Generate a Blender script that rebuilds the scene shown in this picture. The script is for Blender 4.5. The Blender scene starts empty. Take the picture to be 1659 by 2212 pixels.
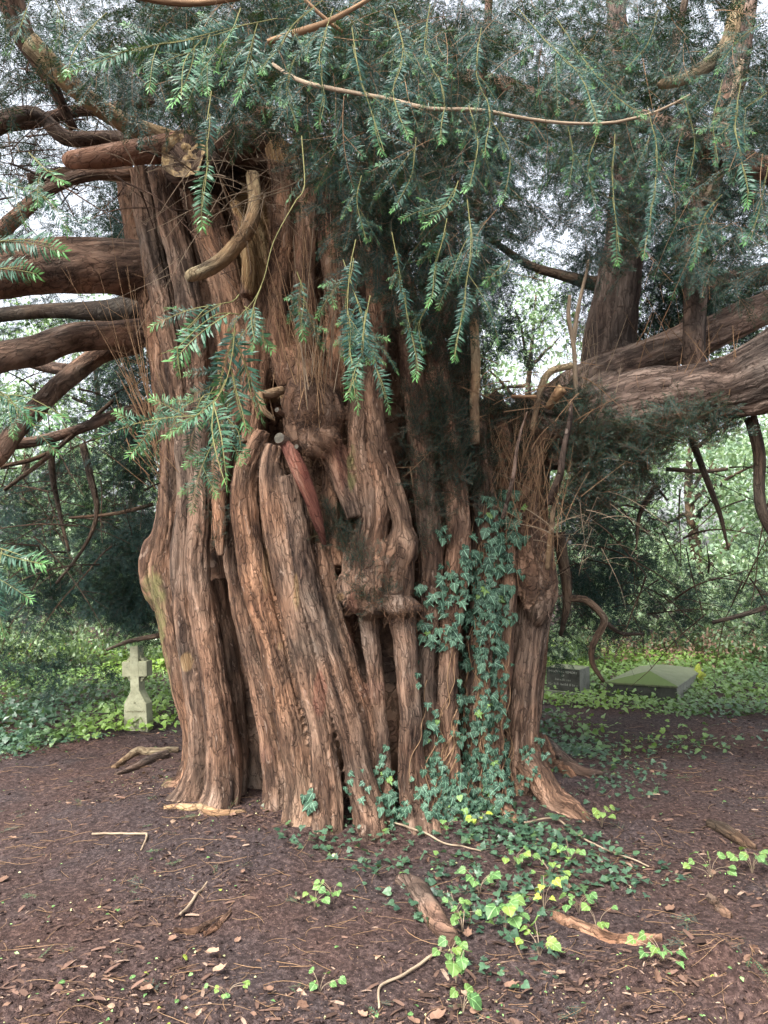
import bpy, math, random
import numpy as np
from mathutils import Vector, Matrix, kdtree
from mathutils.bvhtree import BVHTree

# ------------------------------------------------------------------ camera, world, light
scene = bpy.context.scene
C = scene.collection
FP, CX, CY, HOR = 1555.0, 829.5, 1106.0, 1227.0          # focal length / centre / horizon on a 1659 x 2212 picture
PITCH = math.atan((HOR - CY) / FP)
CAMZ = 1.6
cam_d = bpy.data.cameras.new('camera'); cam = bpy.data.objects.new('camera', cam_d); C.objects.link(cam)
cam.location = (0, 0, CAMZ); cam.rotation_euler = (math.pi / 2 + PITCH, 0, 0)
cam_d.sensor_fit = 'VERTICAL'; cam_d.sensor_height = 36; cam_d.sensor_width = 27
cam_d.lens = 36 * FP / 2212; cam_d.clip_start = 0.05; cam_d.clip_end = 800
scene.camera = cam

SUN_EL, SUN_AZ = math.radians(52), math.radians(215)      # azimuth measured from +Y towards +X
world = bpy.data.worlds.new('World'); scene.world = world; world.use_nodes = True
wt = world.node_tree; bg = wt.nodes['Background']
sky = wt.nodes.new('ShaderNodeTexSky'); sky.sky_type = 'NISHITA'; sky.sun_disc = False
sky.sun_elevation = SUN_EL; sky.sun_rotation = SUN_AZ; sky.dust_density = 6; sky.air_density = 1.0; sky.ozone_density = 1.0
hs = wt.nodes.new('ShaderNodeHueSaturation'); hs.inputs['Saturation'].default_value = 0.3
wt.links.new(sky.outputs[0], hs.inputs['Color']); wt.links.new(hs.outputs[0], bg.inputs['Color'])
bg.inputs['Strength'].default_value = 0.13
sun_d = bpy.data.lights.new('sun', 'SUN'); sun_d.energy = 1.5; sun_d.angle = math.radians(12); sun_d.color = (1, 0.95, 0.88)
sun = bpy.data.objects.new('sun', sun_d); C.objects.link(sun)
sdir = Vector((math.sin(SUN_AZ) * math.cos(SUN_EL), math.cos(SUN_AZ) * math.cos(SUN_EL), math.sin(SUN_EL)))
sun.rotation_euler = (-sdir).to_track_quat('-Z', 'Y').to_euler()
vs = scene.view_settings
vs.view_transform = 'Standard'; vs.look = 'None'; vs.gamma = 1; vs.use_curve_mapping = False
vs.exposure = 2.3
try:
    scene.cycles.max_bounces = 8; scene.cycles.transparent_max_bounces = 8
    scene.cycles.diffuse_bounces = 4; scene.cycles.glossy_bounces = 2; scene.cycles.transmission_bounces = 4
    scene.cycles.use_denoising = True
except Exception:
    pass

VOX = 0.012
# ------------------------------------------------------------------ helpers
rng = np.random.default_rng(7)
random.seed(7)
cp, sp_ = math.cos(PITCH), math.sin(PITCH)


def ray(px, py):
    u = (np.asarray(px, float) - CX) / FP; v = -(np.asarray(py, float) - CY) / FP
    return np.stack([u, cp - v * sp_, sp_ + v * cp], -1)


def at(px, py, Y):
    """the world point that lies Y metres ahead in the direction of picture point px, py"""
    d = ray(px, py)
    return np.array([0, 0, CAMZ]) + d * (np.asarray(Y, float) / d[..., 1])[..., None]


def ong(px, py, z=0.0):
    d = ray(px, py)
    return np.array([0, 0, CAMZ]) + d * ((z - CAMZ) / d[..., 2])[..., None]


def toD(p):
    """picture coordinates of world points (for density maps on the ground only)"""
    q = p - np.array([0, 0, CAMZ])
    yy = q[:, 1] * cp + q[:, 2] * sp_; zz = -q[:, 1] * sp_ + q[:, 2] * cp
    return CX + FP * q[:, 0] / yy, CY - FP * zz / yy


def unit(a):
    return a / np.maximum(np.linalg.norm(a, axis=-1, keepdims=True), 1e-9)


def _h(i, j, k):
    n = (i * 374761393 + j * 668265263 + k * 2147483647 + 1013904223).astype(np.int64)
    n = (n ^ (n >> 13)) * 1274126177
    n = (n ^ (n >> 16)) & 0xffffff
    return n / float(0xffffff)


def vn(p):
    """value noise in -1..1"""
    p = np.asarray(p, float); i = np.floor(p).astype(np.int64); f = p - i; f = f * f * (3 - 2 * f)
    r = 0
    for a in (0, 1):
        wa = f[:, 0] if a else 1 - f[:, 0]
        for b in (0, 1):
            wb = f[:, 1] if b else 1 - f[:, 1]
            for c in (0, 1):
                wc = f[:, 2] if c else 1 - f[:, 2]
                r = r + wa * wb * wc * _h(i[:, 0] + a, i[:, 1] + b, i[:, 2] + c)
    return r * 2 - 1


def fbm(p, o=4):
    p = np.asarray(p, float); r = 0; a = 0.5
    for k in range(o):
        r = r + a * vn(p * (2 ** k) + 17.3 * k); a *= 0.5
    return r


def tag(o, label=None, cat=None, group=None, kind=None):
    if label: o['label'] = label
    if cat: o['category'] = cat
    if group: o['group'] = group
    if kind: o['kind'] = kind
    return o


def empty(name, loc, label, cat, group=None):
    o = bpy.data.objects.new(name, None); C.objects.link(o); o.location = loc; o.empty_display_size = 0.1
    return tag(o, label, cat, group)


def mk(name, V, Fs, mats, parent=None, attrs=None, mi=None, smooth=False, kind=None):
    """one mesh object from numpy arrays; Fs is a list of (n,k) index arrays; attrs {name: (n,) or (n,3)}; mi material index per face"""
    me = bpy.data.meshes.new(name)
    V = np.asarray(V, np.float32); Fs = [np.asarray(f, np.int32) for f in Fs if len(f)]
    par_off = np.array(parent_origin(parent), np.float32)
    V = V - par_off
    me.vertices.add(len(V)); me.vertices.foreach_set('co', V.ravel())
    loops = np.concatenate([f.ravel() for f in Fs]); tot = np.concatenate([np.full(len(f), f.shape[1], np.int32) for f in Fs])
    start = np.concatenate([[0], np.cumsum(tot)[:-1]]).astype(np.int32)
    me.loops.add(len(loops)); me.loops.foreach_set('vertex_index', loops)
    me.polygons.add(len(tot)); me.polygons.foreach_set('loop_start', start); me.polygons.foreach_set('loop_total', tot)
    if mi is not None: me.polygons.foreach_set('material_index', np.asarray(mi, np.int32))
    me.polygons.foreach_set('use_smooth', np.full(len(tot), smooth, bool))
    for k, a in (attrs or {}).items():
        a = np.asarray(a, np.float32)
        if a.ndim == 1:
            t = me.attributes.new(k, 'FLOAT', 'POINT'); t.data.foreach_set('value', a)
        else:
            t = me.attributes.new(k, 'FLOAT_VECTOR', 'POINT'); t.data.foreach_set('vector', a.ravel())
    for m in (mats if isinstance(mats, (list, tuple)) else [mats]): me.materials.append(m)
    me.update(calc_edges=True)
    o = bpy.data.objects.new(name, me); C.objects.link(o)
    if parent: o.parent = parent
    if kind: o['kind'] = kind
    return o


def parent_origin(p):
    v = Vector((0, 0, 0))
    while p is not None:
        v = v + p.location; p = p.parent
    return v


class Acc:
    """collects several pieces into one mesh"""
    def __init__(s): s.V = []; s.F = {}; s.n = 0; s.A = {}; s.M = {}
    def add(s, V, Fs, attrs=None, m=0):
        for f in Fs:
            f = np.asarray(f)
            if len(f) == 0: continue
            s.F.setdefault(f.shape[1], []).append(f + s.n); s.M.setdefault(f.shape[1], []).append(np.full(len(f), m))
        s.V.append(V); s.n += len(V)
        for k, a in (attrs or {}).items(): s.A.setdefault(k, []).append(a)
    def build(s, name, mats, parent=None, smooth=False, kind=None):
        ks = sorted(s.F)
        return mk(name, np.concatenate(s.V), [np.concatenate(s.F[k]) for k in ks], mats, parent,
                  {k: np.concatenate(a) for k, a in s.A.items()}, np.concatenate([np.concatenate(s.M[k]) for k in ks]), smooth, kind)


def smooth_path(P, step=0.04):
    """Catmull-Rom through the rows of P (any number of columns, the first three are the position)"""
    P = np.asarray(P, float)
    Q = np.vstack([2 * P[0] - P[1], P, 2 * P[-1] - P[-2]])
    out = []
    for i in range(1, len(Q) - 2):
        n = max(2, int(np.linalg.norm(Q[i + 1, :3] - Q[i, :3]) / step))
        t = np.linspace(0, 1, n, endpoint=False)[:, None]
        a, b, c, d = Q[i - 1], Q[i], Q[i + 1], Q[i + 2]
        out.append(0.5 * (2 * b + (c - a) * t + (2 * a - 5 * b + 4 * c - d) * t ** 2 + (3 * b - a - 3 * c + d) * t ** 3))
    out.append(P[-1:])
    return np.vstack(out)


def frames(P):
    T = unit(np.gradient(P, axis=0))
    n = np.cross(T[0], [0.31, -0.9, 0.2]); n /= np.linalg.norm(n)
    N = np.zeros_like(P)
    for i in range(len(P)):
        n = n - T[i] * np.dot(n, T[i]); n /= max(np.linalg.norm(n), 1e-9); N[i] = n
    return T, N, np.cross(T, N)


def tube(P, R, sides=12, rough=0.0, seed=0.0, cap=True):
    """swept tube; rough adds lengthwise flutes and bark ridges in real geometry. Returns V, faces, flow attribute"""
    P = np.asarray(P, float); R = np.asarray(R, float)
    T, N, B = frames(P)
    s = np.concatenate([[0], np.cumsum(np.linalg.norm(np.diff(P, axis=0), axis=1))])
    th = np.linspace(0, 2 * np.pi, sides, endpoint=False)
    n = len(P)
    TH = np.tile(th, n); S = np.repeat(s, sides); RR = np.repeat(R, sides)
    rad = RR.copy()
    if rough:
        q = np.stack([np.cos(TH) * 1.6, np.sin(TH) * 1.6, S * 1.3], 1) + seed
        q2 = np.stack([np.cos(TH) * 4, np.sin(TH) * 4, S * 5], 1) + seed * 2
        rad = rad * (1 + rough * (0.55 * vn(q) + 0.35 * vn(q2))) - RR * rough * 0.3 * np.abs(vn(q2 * [2.1, 2.1, 0.9] + 5))
    V = np.repeat(P, sides, 0) + (np.cos(TH) * rad)[:, None] * np.repeat(N, sides, 0) + (np.sin(TH) * rad)[:, None] * np.repeat(B, sides, 0)
    i = np.arange(n - 1)[:, None] * sides; j = np.arange(sides)[None, :]; j2 = (j + 1) % sides
    F = np.stack([i + j, i + j2, i + sides + j2, i + sides + j], -1).reshape(-1, 4)
    flow = np.stack([np.sin(TH / 2) * RR * 3, S, np.full(len(S), seed)], 1)
    Fs = [F]
    if cap:
        V = np.vstack([V, P[:1], P[-1:]]); flow = np.vstack([flow, flow[:1], flow[-1:]])
        a = np.stack([np.full(sides, n * sides), j2[0], j[0]], 1)
        b = np.stack([np.full(sides, n * sides + 1), (n - 1) * sides + j[0], (n - 1) * sides + j2[0]], 1)
        Fs.append(np.vstack([a, b]))
    return V, Fs, flow


def wob(P, amp, seed):
    """a little natural wander on a path"""
    s = np.concatenate([[0], np.cumsum(np.linalg.norm(np.diff(P, axis=0), axis=1))])
    q = np.stack([s * 3 + seed, s * 0 + seed * 1.7, s * 0], 1)
    return P + amp * np.stack([vn(q), vn(q + 31), vn(q + 77)], 1)


# ------------------------------------------------------------------ materials
class NT:
    def __init__(s, name):
        s.m = bpy.data.materials.new(name); s.m.use_nodes = True; s.t = s.m.node_tree; s.t.nodes.clear()
    def n(s, ty, ins=None, **kw):
        x = s.t.nodes.new('ShaderNode' + ty)
        for k, v in kw.items(): setattr(x, k, v)
        for k, v in (ins or {}).items():
            if hasattr(v, 'node'): s.t.links.new(v, x.inputs[k])
            else:
                if isinstance(v, tuple) and len(v) == 3 and x.inputs[k].type == 'RGBA': v = v + (1,)
                x.inputs[k].default_value = v
        return x
    def attr(s, name, out='Vector'): return s.n('Attribute', attribute_name=name).outputs[out]
    def scale(s, v, sc): return s.n('VectorMath', {0: v, 1: sc}, operation='MULTIPLY').outputs[0]
    def addv(s, a, b): return s.n('VectorMath', {0: a, 1: b}, operation='ADD').outputs[0]
    def math(s, op, a, b=0.0, clamp=False): return s.n('Math', {0: a, 1: b}, operation=op, use_clamp=clamp).outputs[0]
    def noise(s, v, scale=1, detail=5, rough=0.6, dist=0.0, out='Fac'):
        return s.n('TexNoise', {'Vector': v, 'Scale': scale, 'Detail': detail, 'Roughness': rough, 'Distortion': dist}).outputs[out]
    def ramp(s, f, stops, interp='LINEAR'):
        r = s.n('ValToRGB', {0: f}); r.color_ramp.interpolation = interp; e = r.color_ramp.elements
        while len(e) < len(stops): e.new(0.5)
        for x, (p, c) in zip(e, stops):
            x.position = p; x.color = (c if isinstance(c, tuple) else (c, c, c)) + (1,)
        return r.outputs[0]
    def mix(s, f, a, b, blend='MIX'):
        x = s.n('Mix', data_type='RGBA', blend_type=blend)
        for sock, v in ((x.inputs[0], f), (x.inputs[6], a), (x.inputs[7], b)):
            if hasattr(v, 'node'): s.t.links.new(v, sock)
            else: sock.default_value = v + (1,) if isinstance(v, tuple) else v
        return x.outputs[2]
    def bump(s, h, strength=0.5, dist=0.01, normal=None):
        d = {'Height': h, 'Strength': strength, 'Distance': dist}
        if normal is not None: d['Normal'] = normal
        return s.n('Bump', d).outputs[0]
    def out(s, sh):
        o = s.n('OutputMaterial'); s.t.links.new(sh, o.inputs['Surface']); return s.m
    def bsdf(s, col, rough=0.8, normal=None, spec=0.3):
        d = {'Base Color': col, 'Roughness': rough, 'Specular IOR Level': spec}
        if normal is not None: d['Normal'] = normal
        return s.n('BsdfPrincipled', d).outputs[0]


def bark_material(name, dark, mid, light, pale, special=False, dead=0.0):
    t = NT(name)
    fl = t.attr('flow'); obj = t.n('TexCoord').outputs['Object']
    wx = t.n('VectorMath', {0: t.n('TexNoise', {'Vector': obj, 'Scale': 5.0, 'Detail': 3.0}).outputs['Color'], 1: (0.06, 0.1, 0)}, operation='MULTIPLY').outputs[0]
    f2 = t.addv(fl, wx)
    fib = t.noise(t.scale(f2, (42, 5.0, 1)), 1, 7, 0.70)
    fine = t.noise(t.scale(f2, (150, 16, 1)), 1, 4, 0.65)
    big = t.noise(obj, 1.9, 4, 0.6)
    patch = t.noise(t.scale(f2, (9, 1.8, 1)), 1, 6, 0.6, 0.7)
    wv = t.scale(t.n('TexNoise', {'Vector': obj, 'Scale': 16.0, 'Detail': 4.0}).outputs['Color'], (1.3, 1.3, 1.3))
    vor = t.n('TexVoronoi', {'Vector': t.addv(t.scale(f2, (34, 9.0, 1)), wv), 'Scale': 1.0}, feature='DISTANCE_TO_EDGE').outputs[0]
    crack = t.ramp(vor, [(0.0, 0.0), (0.07, 1.0)])
    cmask = t.ramp(t.noise(t.scale(f2, (12, 5, 1)), 1, 3, 0.6), [(0.34, 0.0), (0.52, 1.0)])
    crk = t.math('MULTIPLY', t.math('SUBTRACT', 1.0, crack), cmask)
    col = t.ramp(t.math('ADD', t.math('MULTIPLY', fib, 0.36), t.math('MULTIPLY', patch, 0.64)), [(0.36, dark), (0.47, mid), (0.56, light), (0.69, pale)])
    hue = t.ramp(big, [(0.34, (0.80, 0.86, 0.88)), (0.48, (1.0, 0.95, 0.90)), (0.62, (1.13, 0.97, 0.84)), (0.72, (1.1, 0.9, 0.88))])
    col = t.mix(1.0, col, hue, 'MULTIPLY')
    one = t.n('TexWhiteNoise', {'W': t.n('SeparateXYZ', {0: fl}).outputs[2]}, noise_dimensions='1D').outputs[0]
    col = t.mix(1.0, col, t.ramp(one, [(0.0, (0.72, 0.74, 0.76)), (0.4, (0.95, 0.93, 0.92)), (0.7, (1.15, 1.02, 0.9)), (1.0, (1.2, 1.12, 1.08))]), 'MULTIPLY')
    flake = t.ramp(t.noise(t.scale(f2, (24, 10, 1)), 1, 3, 0.5, 0.8), [(0.64, 0.0), (0.68, 1.0)])
    col = t.mix(t.math('MULTIPLY', flake, 0.3), col, pale)
    col = t.mix(t.math('MULTIPLY', crk, 0.5), col, tuple(c * 0.55 for c in dark))
    if special:
        gsat = t.n('HueSaturation', {'Saturation': 0.7, 'Value': 0.95, 'Color': col}).outputs[0]; col = t.mix(t.math('MINIMUM', t.attr('grey', 'Fac'), 1.0), col, gsat); col = t.mix(t.math('SUBTRACT', t.attr('grey', 'Fac'), 1.0, True), col, (0.03, 0.022, 0.019))
        z = t.attr('zone')   # x: bare golden wood, y: red stripped bark, z: green algae
        sx = t.n('SeparateXYZ', {0: z})
        wood = t.ramp(t.noise(t.scale(f2, (60, 4, 1)), 1, 5, 0.6), [(0.3, (0.05, 0.025, 0.012)), (0.5, (0.23, 0.14, 0.065)), (0.7, (0.42, 0.32, 0.18))])
        red = t.ramp(patch, [(0.3, (0.10, 0.02, 0.015)), (0.5, (0.27, 0.05, 0.035)), (0.7, (0.36, 0.12, 0.08))])
        alg = t.ramp(fib, [(0.3, (0.06, 0.055, 0.02)), (0.65, (0.21, 0.2, 0.085))])
        nz = t.ramp(t.noise(obj, 11, 4, 0.6), [(0.38, 0.0), (0.55, 1.0)])
        col = t.mix(t.math('MULTIPLY', sx.outputs[0], 1.0), col, wood)
        col = t.mix(t.math('MULTIPLY', sx.outputs[1], 1.0), col, red)
        col = t.mix(t.math('MULTIPLY', sx.outputs[2], nz), col, alg)
    if dead:
        g = t.ramp(t.noise(t.scale(f2, (40, 4, 1)), 1, 5, 0.6), [(0.3, (0.10, 0.075, 0.05)), (0.6, (0.33, 0.27, 0.2))])
        col = t.mix(dead, col, g)
    h = t.math('ADD', t.math('MULTIPLY', fib, 1.0), t.math('MULTIPLY', fine, 0.35))
    h = t.math('SUBTRACT', h, t.math('MULTIPLY', crk, 0.55))
    h = t.math('ADD', h, t.math('MULTIPLY', flake, 0.25))
    nrm = t.bump(h, 0.9, 0.018)
    return t.out(t.bsdf(col, 0.84, nrm, 0.18))


BARK = bark_material('yew_bark', (0.018, 0.011, 0.009), (0.090, 0.060, 0.045), (0.215, 0.147, 0.11), (0.41, 0.305, 0.24), special=True)
BARK2 = bark_material('yew_limb_bark', (0.018, 0.013, 0.011), (0.08, 0.058, 0.048), (0.19, 0.14, 0.115), (0.35, 0.28, 0.235))
DEADWOOD = bark_material('bare_dead_wood', (0.06, 0.042, 0.03), (0.17, 0.125, 0.085), (0.29, 0.23, 0.15), (0.46, 0.41, 0.27))
DARKBARK = bark_material('dark_bark', (0.018, 0.014, 0.011), (0.05, 0.038, 0.03), (0.10, 0.08, 0.062), (0.17, 0.145, 0.12))


PINKBARK = bark_material('smooth_pink_bark', (0.05, 0.026, 0.02), (0.16, 0.094, 0.07), (0.28, 0.18, 0.137), (0.42, 0.30, 0.25))
PALEWOOD = bark_material('pale_weathered_wood', (0.09, 0.065, 0.045), (0.25, 0.20, 0.13), (0.40, 0.34, 0.22), (0.52, 0.47, 0.33))


def simple_wood(name, a, b):
    t = NT(name); fl = t.attr('flow')
    col = t.ramp(t.noise(t.scale(fl, (90, 9, 1)), 1, 4, 0.6), [(0.3, a), (0.7, b)])
    return t.out(t.bsdf(col, 0.8, None, 0.2))


TWIG = simple_wood('dry_twig', (0.09, 0.05, 0.026), (0.30, 0.19, 0.11))
GREENTWIG = simple_wood('green_twig', (0.07, 0.07, 0.025), (0.15, 0.14, 0.055))
PALETWIG = simple_wood('pale_twig', (0.12, 0.088, 0.06), (0.31, 0.24, 0.17))
BROWNTWIG = simple_wood('rusty_twig', (0.045, 0.022, 0.012), (0.19, 0.105, 0.06))


def leaf_material(name, a, b, tip, rough=0.4, trans=0.25, spec=0.5, vein=0.0, tipmix=0.85):
    """tint.x varies leaf by leaf, tint.y marks young growth and, on the far ground ivy, painted sunlight"""
    t = NT(name); s = t.n('SeparateXYZ', {0: t.attr('tint')})
    col = t.mix(s.outputs[0], a, b)
    col = t.mix(t.math('MULTIPLY', s.outputs[1], tipmix), col, tip)
    if vein:
        q = t.n('SeparateXYZ', {0: t.attr('leafco')})
        ax = t.math('ABSOLUTE', q.outputs[0]); ang = t.math('ABSOLUTE', t.math('SUBTRACT', t.math('ABSOLUTE', t.math('ARCTAN2', q.outputs[0], t.math('ADD', q.outputs[1], 0.001))), 0.95))
        v1 = t.ramp(ax, [(0.012, 1.0), (0.035, 0.0)]); v2 = t.ramp(ang, [(0.02, 1.0), (0.07, 0.0)])
        v = t.math('MAXIMUM', v1, v2)
        col = t.mix(t.math('MULTIPLY', v, vein), col, tuple(min(1, c * 3.2 + 0.03) for c in b))
    p = t.bsdf(col, rough, None, spec)
    if trans:
        tr = t.n('BsdfTranslucent', {'Color': t.mix(0.5, col, (0.25, 0.4, 0.05), 'MIX')}).outputs[0]
        p = t.n('MixShader', {0: trans, 1: p, 2: tr}).outputs[0]
    return t.out(p)


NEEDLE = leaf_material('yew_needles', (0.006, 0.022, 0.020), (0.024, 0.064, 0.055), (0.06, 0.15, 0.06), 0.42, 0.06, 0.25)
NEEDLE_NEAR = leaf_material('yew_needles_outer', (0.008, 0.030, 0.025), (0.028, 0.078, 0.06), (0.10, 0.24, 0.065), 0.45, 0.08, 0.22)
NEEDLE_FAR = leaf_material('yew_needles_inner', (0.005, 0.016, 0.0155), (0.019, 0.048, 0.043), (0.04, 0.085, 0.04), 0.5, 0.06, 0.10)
IVY = leaf_material('ivy_leaf', (0.016, 0.042, 0.028), (0.07, 0.13, 0.085), (0.17, 0.27, 0.06), 0.5, 0.06, 0.2, vein=0.7)
GIVY = leaf_material('ground_ivy_leaf', (0.018, 0.046, 0.03), (0.072, 0.138, 0.08), (0.24, 0.38, 0.05), 0.4, 0.2, 0.45)
BROAD = leaf_material('broad_leaf', (0.06, 0.13, 0.075), (0.33, 0.45, 0.32), (0.46, 0.54, 0.30), 0.34, 0.4, 0.6)
YOUNG = leaf_material('young_leaf', (0.045, 0.11, 0.035), (0.12, 0.22, 0.075), (0.33, 0.36, 0.04), 0.5, 0.25, 0.3, vein=0.5)
DEADLEAF = leaf_material('dead_leaf', (0.085, 0.047, 0.032), (0.22, 0.135, 0.095), (0.29, 0.205, 0.145), 0.8, 0.04, 0.2)
REDLEAF = leaf_material('red_leaf', (0.32, 0.03, 0.03), (0.42, 0.07, 0.05), (0.4, 0.1, 0.05), 0.6, 0.1, 0.3)
CHIP = leaf_material('bark_chip', (0.035, 0.021, 0.016), (0.165, 0.10, 0.075), (0.31, 0.22, 0.165), 0.85, 0.0, 0.15)
CRUMB = leaf_material('soil_crumb', (0.015, 0.010, 0.0095), (0.06, 0.041, 0.038), (0.2, 0.13, 0.11), 0.95, 0.0, 0.1)
BERRY = leaf_material('fallen_aril', (0.24, 0.25, 0.11), (0.4, 0.38, 0.21), (0.5, 0.4, 0.3), 0.6, 0.0, 0.3)


def soil_material():
    t = NT('dark_soil'); o = t.n('TexCoord').outputs['Object']
    n1 = t.noise(o, 1.1, 5, 0.6); n2 = t.noise(o, 38, 6, 0.7); n3 = t.noise(o, 170, 3, 0.6)
    col = t.ramp(n2, [(0.32, (0.014, 0.009, 0.008)), (0.5, (0.048, 0.032, 0.029)), (0.68, (0.115, 0.08, 0.071))])
    warm = t.ramp(n1, [(0.4, (0.92, 1.0, 1.1)), (0.62, (1.1, 0.97, 0.92))])
    col = t.mix(1.0, col, warm, 'MULTIPLY')
    sp = t.ramp(t.noise(o, 95, 2, 0.5), [(0.66, 0.0), (0.70, 1.0)])
    col = t.mix(t.math('MULTIPLY', sp, 0.55), col, (0.30, 0.20, 0.15))
    h = t.math('ADD', t.math('MULTIPLY', n2, 1.0), t.math('MULTIPLY', n3, 0.5))
    return t.out(t.bsdf(col, 0.95, t.bump(h, 1.0, 0.022), 0.15))


SOIL = soil_material()


def stone_material(name, a, b, moss=0.0, mosscol=(0.12, 0.16, 0.03)):
    t = NT(name); o = t.n('TexCoord').outputs['Object']
    col = t.ramp(t.noise(o, 7, 7, 0.7), [(0.3, a), (0.7, b)])
    st = t.ramp(t.noise(o, 26, 4, 0.6), [(0.55, 0.0), (0.7, 1.0)])
    col = t.mix(t.math('MULTIPLY', st, 0.4), col, tuple(c * 0.45 for c in a))
    if moss:
        nz = t.n('SeparateXYZ', {0: t.n('NewGeometry').outputs['Normal']}).outputs[2]
        m = t.math('ADD', t.math('MULTIPLY', nz, 0.75), t.math('MULTIPLY', t.noise(o, 6, 5, 0.65), 0.7))
        col = t.mix(t.math('MULTIPLY', t.ramp(m, [(0.5, 0.0), (0.95, 1.0)]), moss), col, mosscol)
    return t.out(t.bsdf(col, 0.9, t.bump(t.noise(o, 60, 5, 0.7), 0.5, 0.008), 0.2))


PALESTONE = stone_material('pale_lichen_stone', (0.20, 0.205, 0.13), (0.40, 0.40, 0.28), 0.35, (0.28, 0.32, 0.14))
DARKSTONE = stone_material('stained_shaded_stone', (0.022, 0.024, 0.02), (0.07, 0.072, 0.06), 0.3, (0.06, 0.075, 0.03))
GREYSTONE = stone_material('grey_stone', (0.10, 0.105, 0.09), (0.22, 0.225, 0.19), 0.5, (0.13, 0.15, 0.06))
MOSSTONE = stone_material('grey_green_stone', (0.10, 0.105, 0.085), (0.20, 0.205, 0.17), 0.55, (0.10, 0.125, 0.05))
GREENSTONE = stone_material('mossy_shaded_stone', (0.07, 0.08, 0.05), (0.13, 0.15, 0.075), 0.85, (0.075, 0.11, 0.03))
LETTER = NT('worn_lettering'); LETTER = LETTER.out(LETTER.bsdf((0.17, 0.16, 0.10), 0.9))
LETTER2 = NT('pale_lettering'); LETTER2 = LETTER2.out(LETTER2.bsdf((0.30, 0.31, 0.27), 0.9))
_t = NT('bright_moss'); _o = _t.n('TexCoord').outputs['Object']
MOSS = _t.out(_t.bsdf(_t.ramp(_t.noise(_o, 40, 4, 0.6), [(0.3, (0.08, 0.11, 0.015)), (0.7, (0.28, 0.31, 0.04))]), 0.9))
_t = NT('cut_wood'); _o = _t.n('TexCoord').outputs['Object']
CUTWOOD = _t.out(_t.bsdf(_t.ramp(_t.noise(_o, 22, 5, 0.65), [(0.3, (0.05, 0.035, 0.022)), (0.48, (0.22, 0.16, 0.10)), (0.58, (0.42, 0.29, 0.14)), (0.72, (0.5, 0.42, 0.28))]), 0.85, _t.bump(_t.noise(_o, 45, 5, 0.7), 0.9, 0.02)))
_t = NT('grey_end_grain'); _o = _t.n('TexCoord').outputs['Object']
ENDGRAIN = _t.out(_t.bsdf(_t.ramp(_t.noise(_o, 30, 5, 0.65), [(0.3, (0.025, 0.022, 0.018)), (0.7, (0.10, 0.09, 0.07))]), 0.85))

# ------------------------------------------------------------------ ground
MOUNDS = []                                                # x, y, radius, height
for px, py, r, h in ((1530, 2150, 0.42, 0.10), (1400, 2175, 0.25, 0.05), (1650, 2120, 0.3, 0.09), (1310, 1745, 0.28, -0.10), (1400, 1790, 0.22, 0.05),
                     (310, 1625, 0.32, 0.10), (200, 1600, 0.4, 0.06), (170, 2180, 0.25, 0.04), (580, 1880, 0.6, 0.03)):
    p = ong(px, py); MOUNDS.append((p[0], p[1], r, h))


def gz(x, y):
    x = np.asarray(x, float); y = np.asarray(y, float); sh = x.shape
    q = np.stack([x.ravel(), y.ravel(), np.zeros(x.size)], 1)
    z = 0.05 * fbm(q * 0.7, 2) + 0.022 * fbm(q * 3.1 + 9, 3) + 0.012 * fbm(q * 11 + 3, 2)
    z = z + 0.12 * np.exp(-(((q[:, 0] + 0.2) / 1.9) ** 2 + ((q[:, 1] - 5.6) / 1.6) ** 2) ** 2)
    for a, b, r, h in MOUNDS:
        d = np.hypot(q[:, 0] - a, q[:, 1] - b) / r
        z = z + h * np.exp(-d * d * 1.6) * (1 + 0.8 * fbm(q * 9 + 5, 3))
    return (z - 0.03).reshape(sh)


def axis(a, b, step, far, grow=1.13):
    c = list(np.arange(a, b, step)); s = step; lo, hi = c[0], c[-1]
    while hi < far: s *= grow; hi += s; c.append(hi)
    s = step
    while lo > -far: s *= grow; lo -= s; c.insert(0, lo)
    return np.array(c)


gx = axis(-3.2, 3.2, 0.022, 140); gy = axis(1.6, 7.5, 0.024, 160)
gy = gy[gy > -60]
XX, YY = np.meshgrid(gx, gy)
ZZ = gz(XX, YY)
fine = fbm(np.stack([XX.ravel() * 26, YY.ravel() * 26, XX.ravel() * 0], 1), 3).reshape(XX.shape)
ZZ = ZZ + 0.012 * fine * np.exp(-((np.hypot(XX, YY - 4) / 6) ** 4))
nx, ny = len(gx), len(gy)
idx = np.arange(nx * ny).reshape(ny, nx)
F = np.stack([idx[:-1, :-1], idx[:-1, 1:], idx[1:, 1:], idx[1:, :-1]], -1).reshape(-1, 4)
g = mk('ground', np.stack([XX, YY, ZZ], -1).reshape(-1, 3), [F], SOIL, smooth=True); tag(g, 'bare dark purple brown earth under the old yew', 'ground', kind='structure')

# ------------------------------------------------------------------ leaf and spray templates


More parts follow.
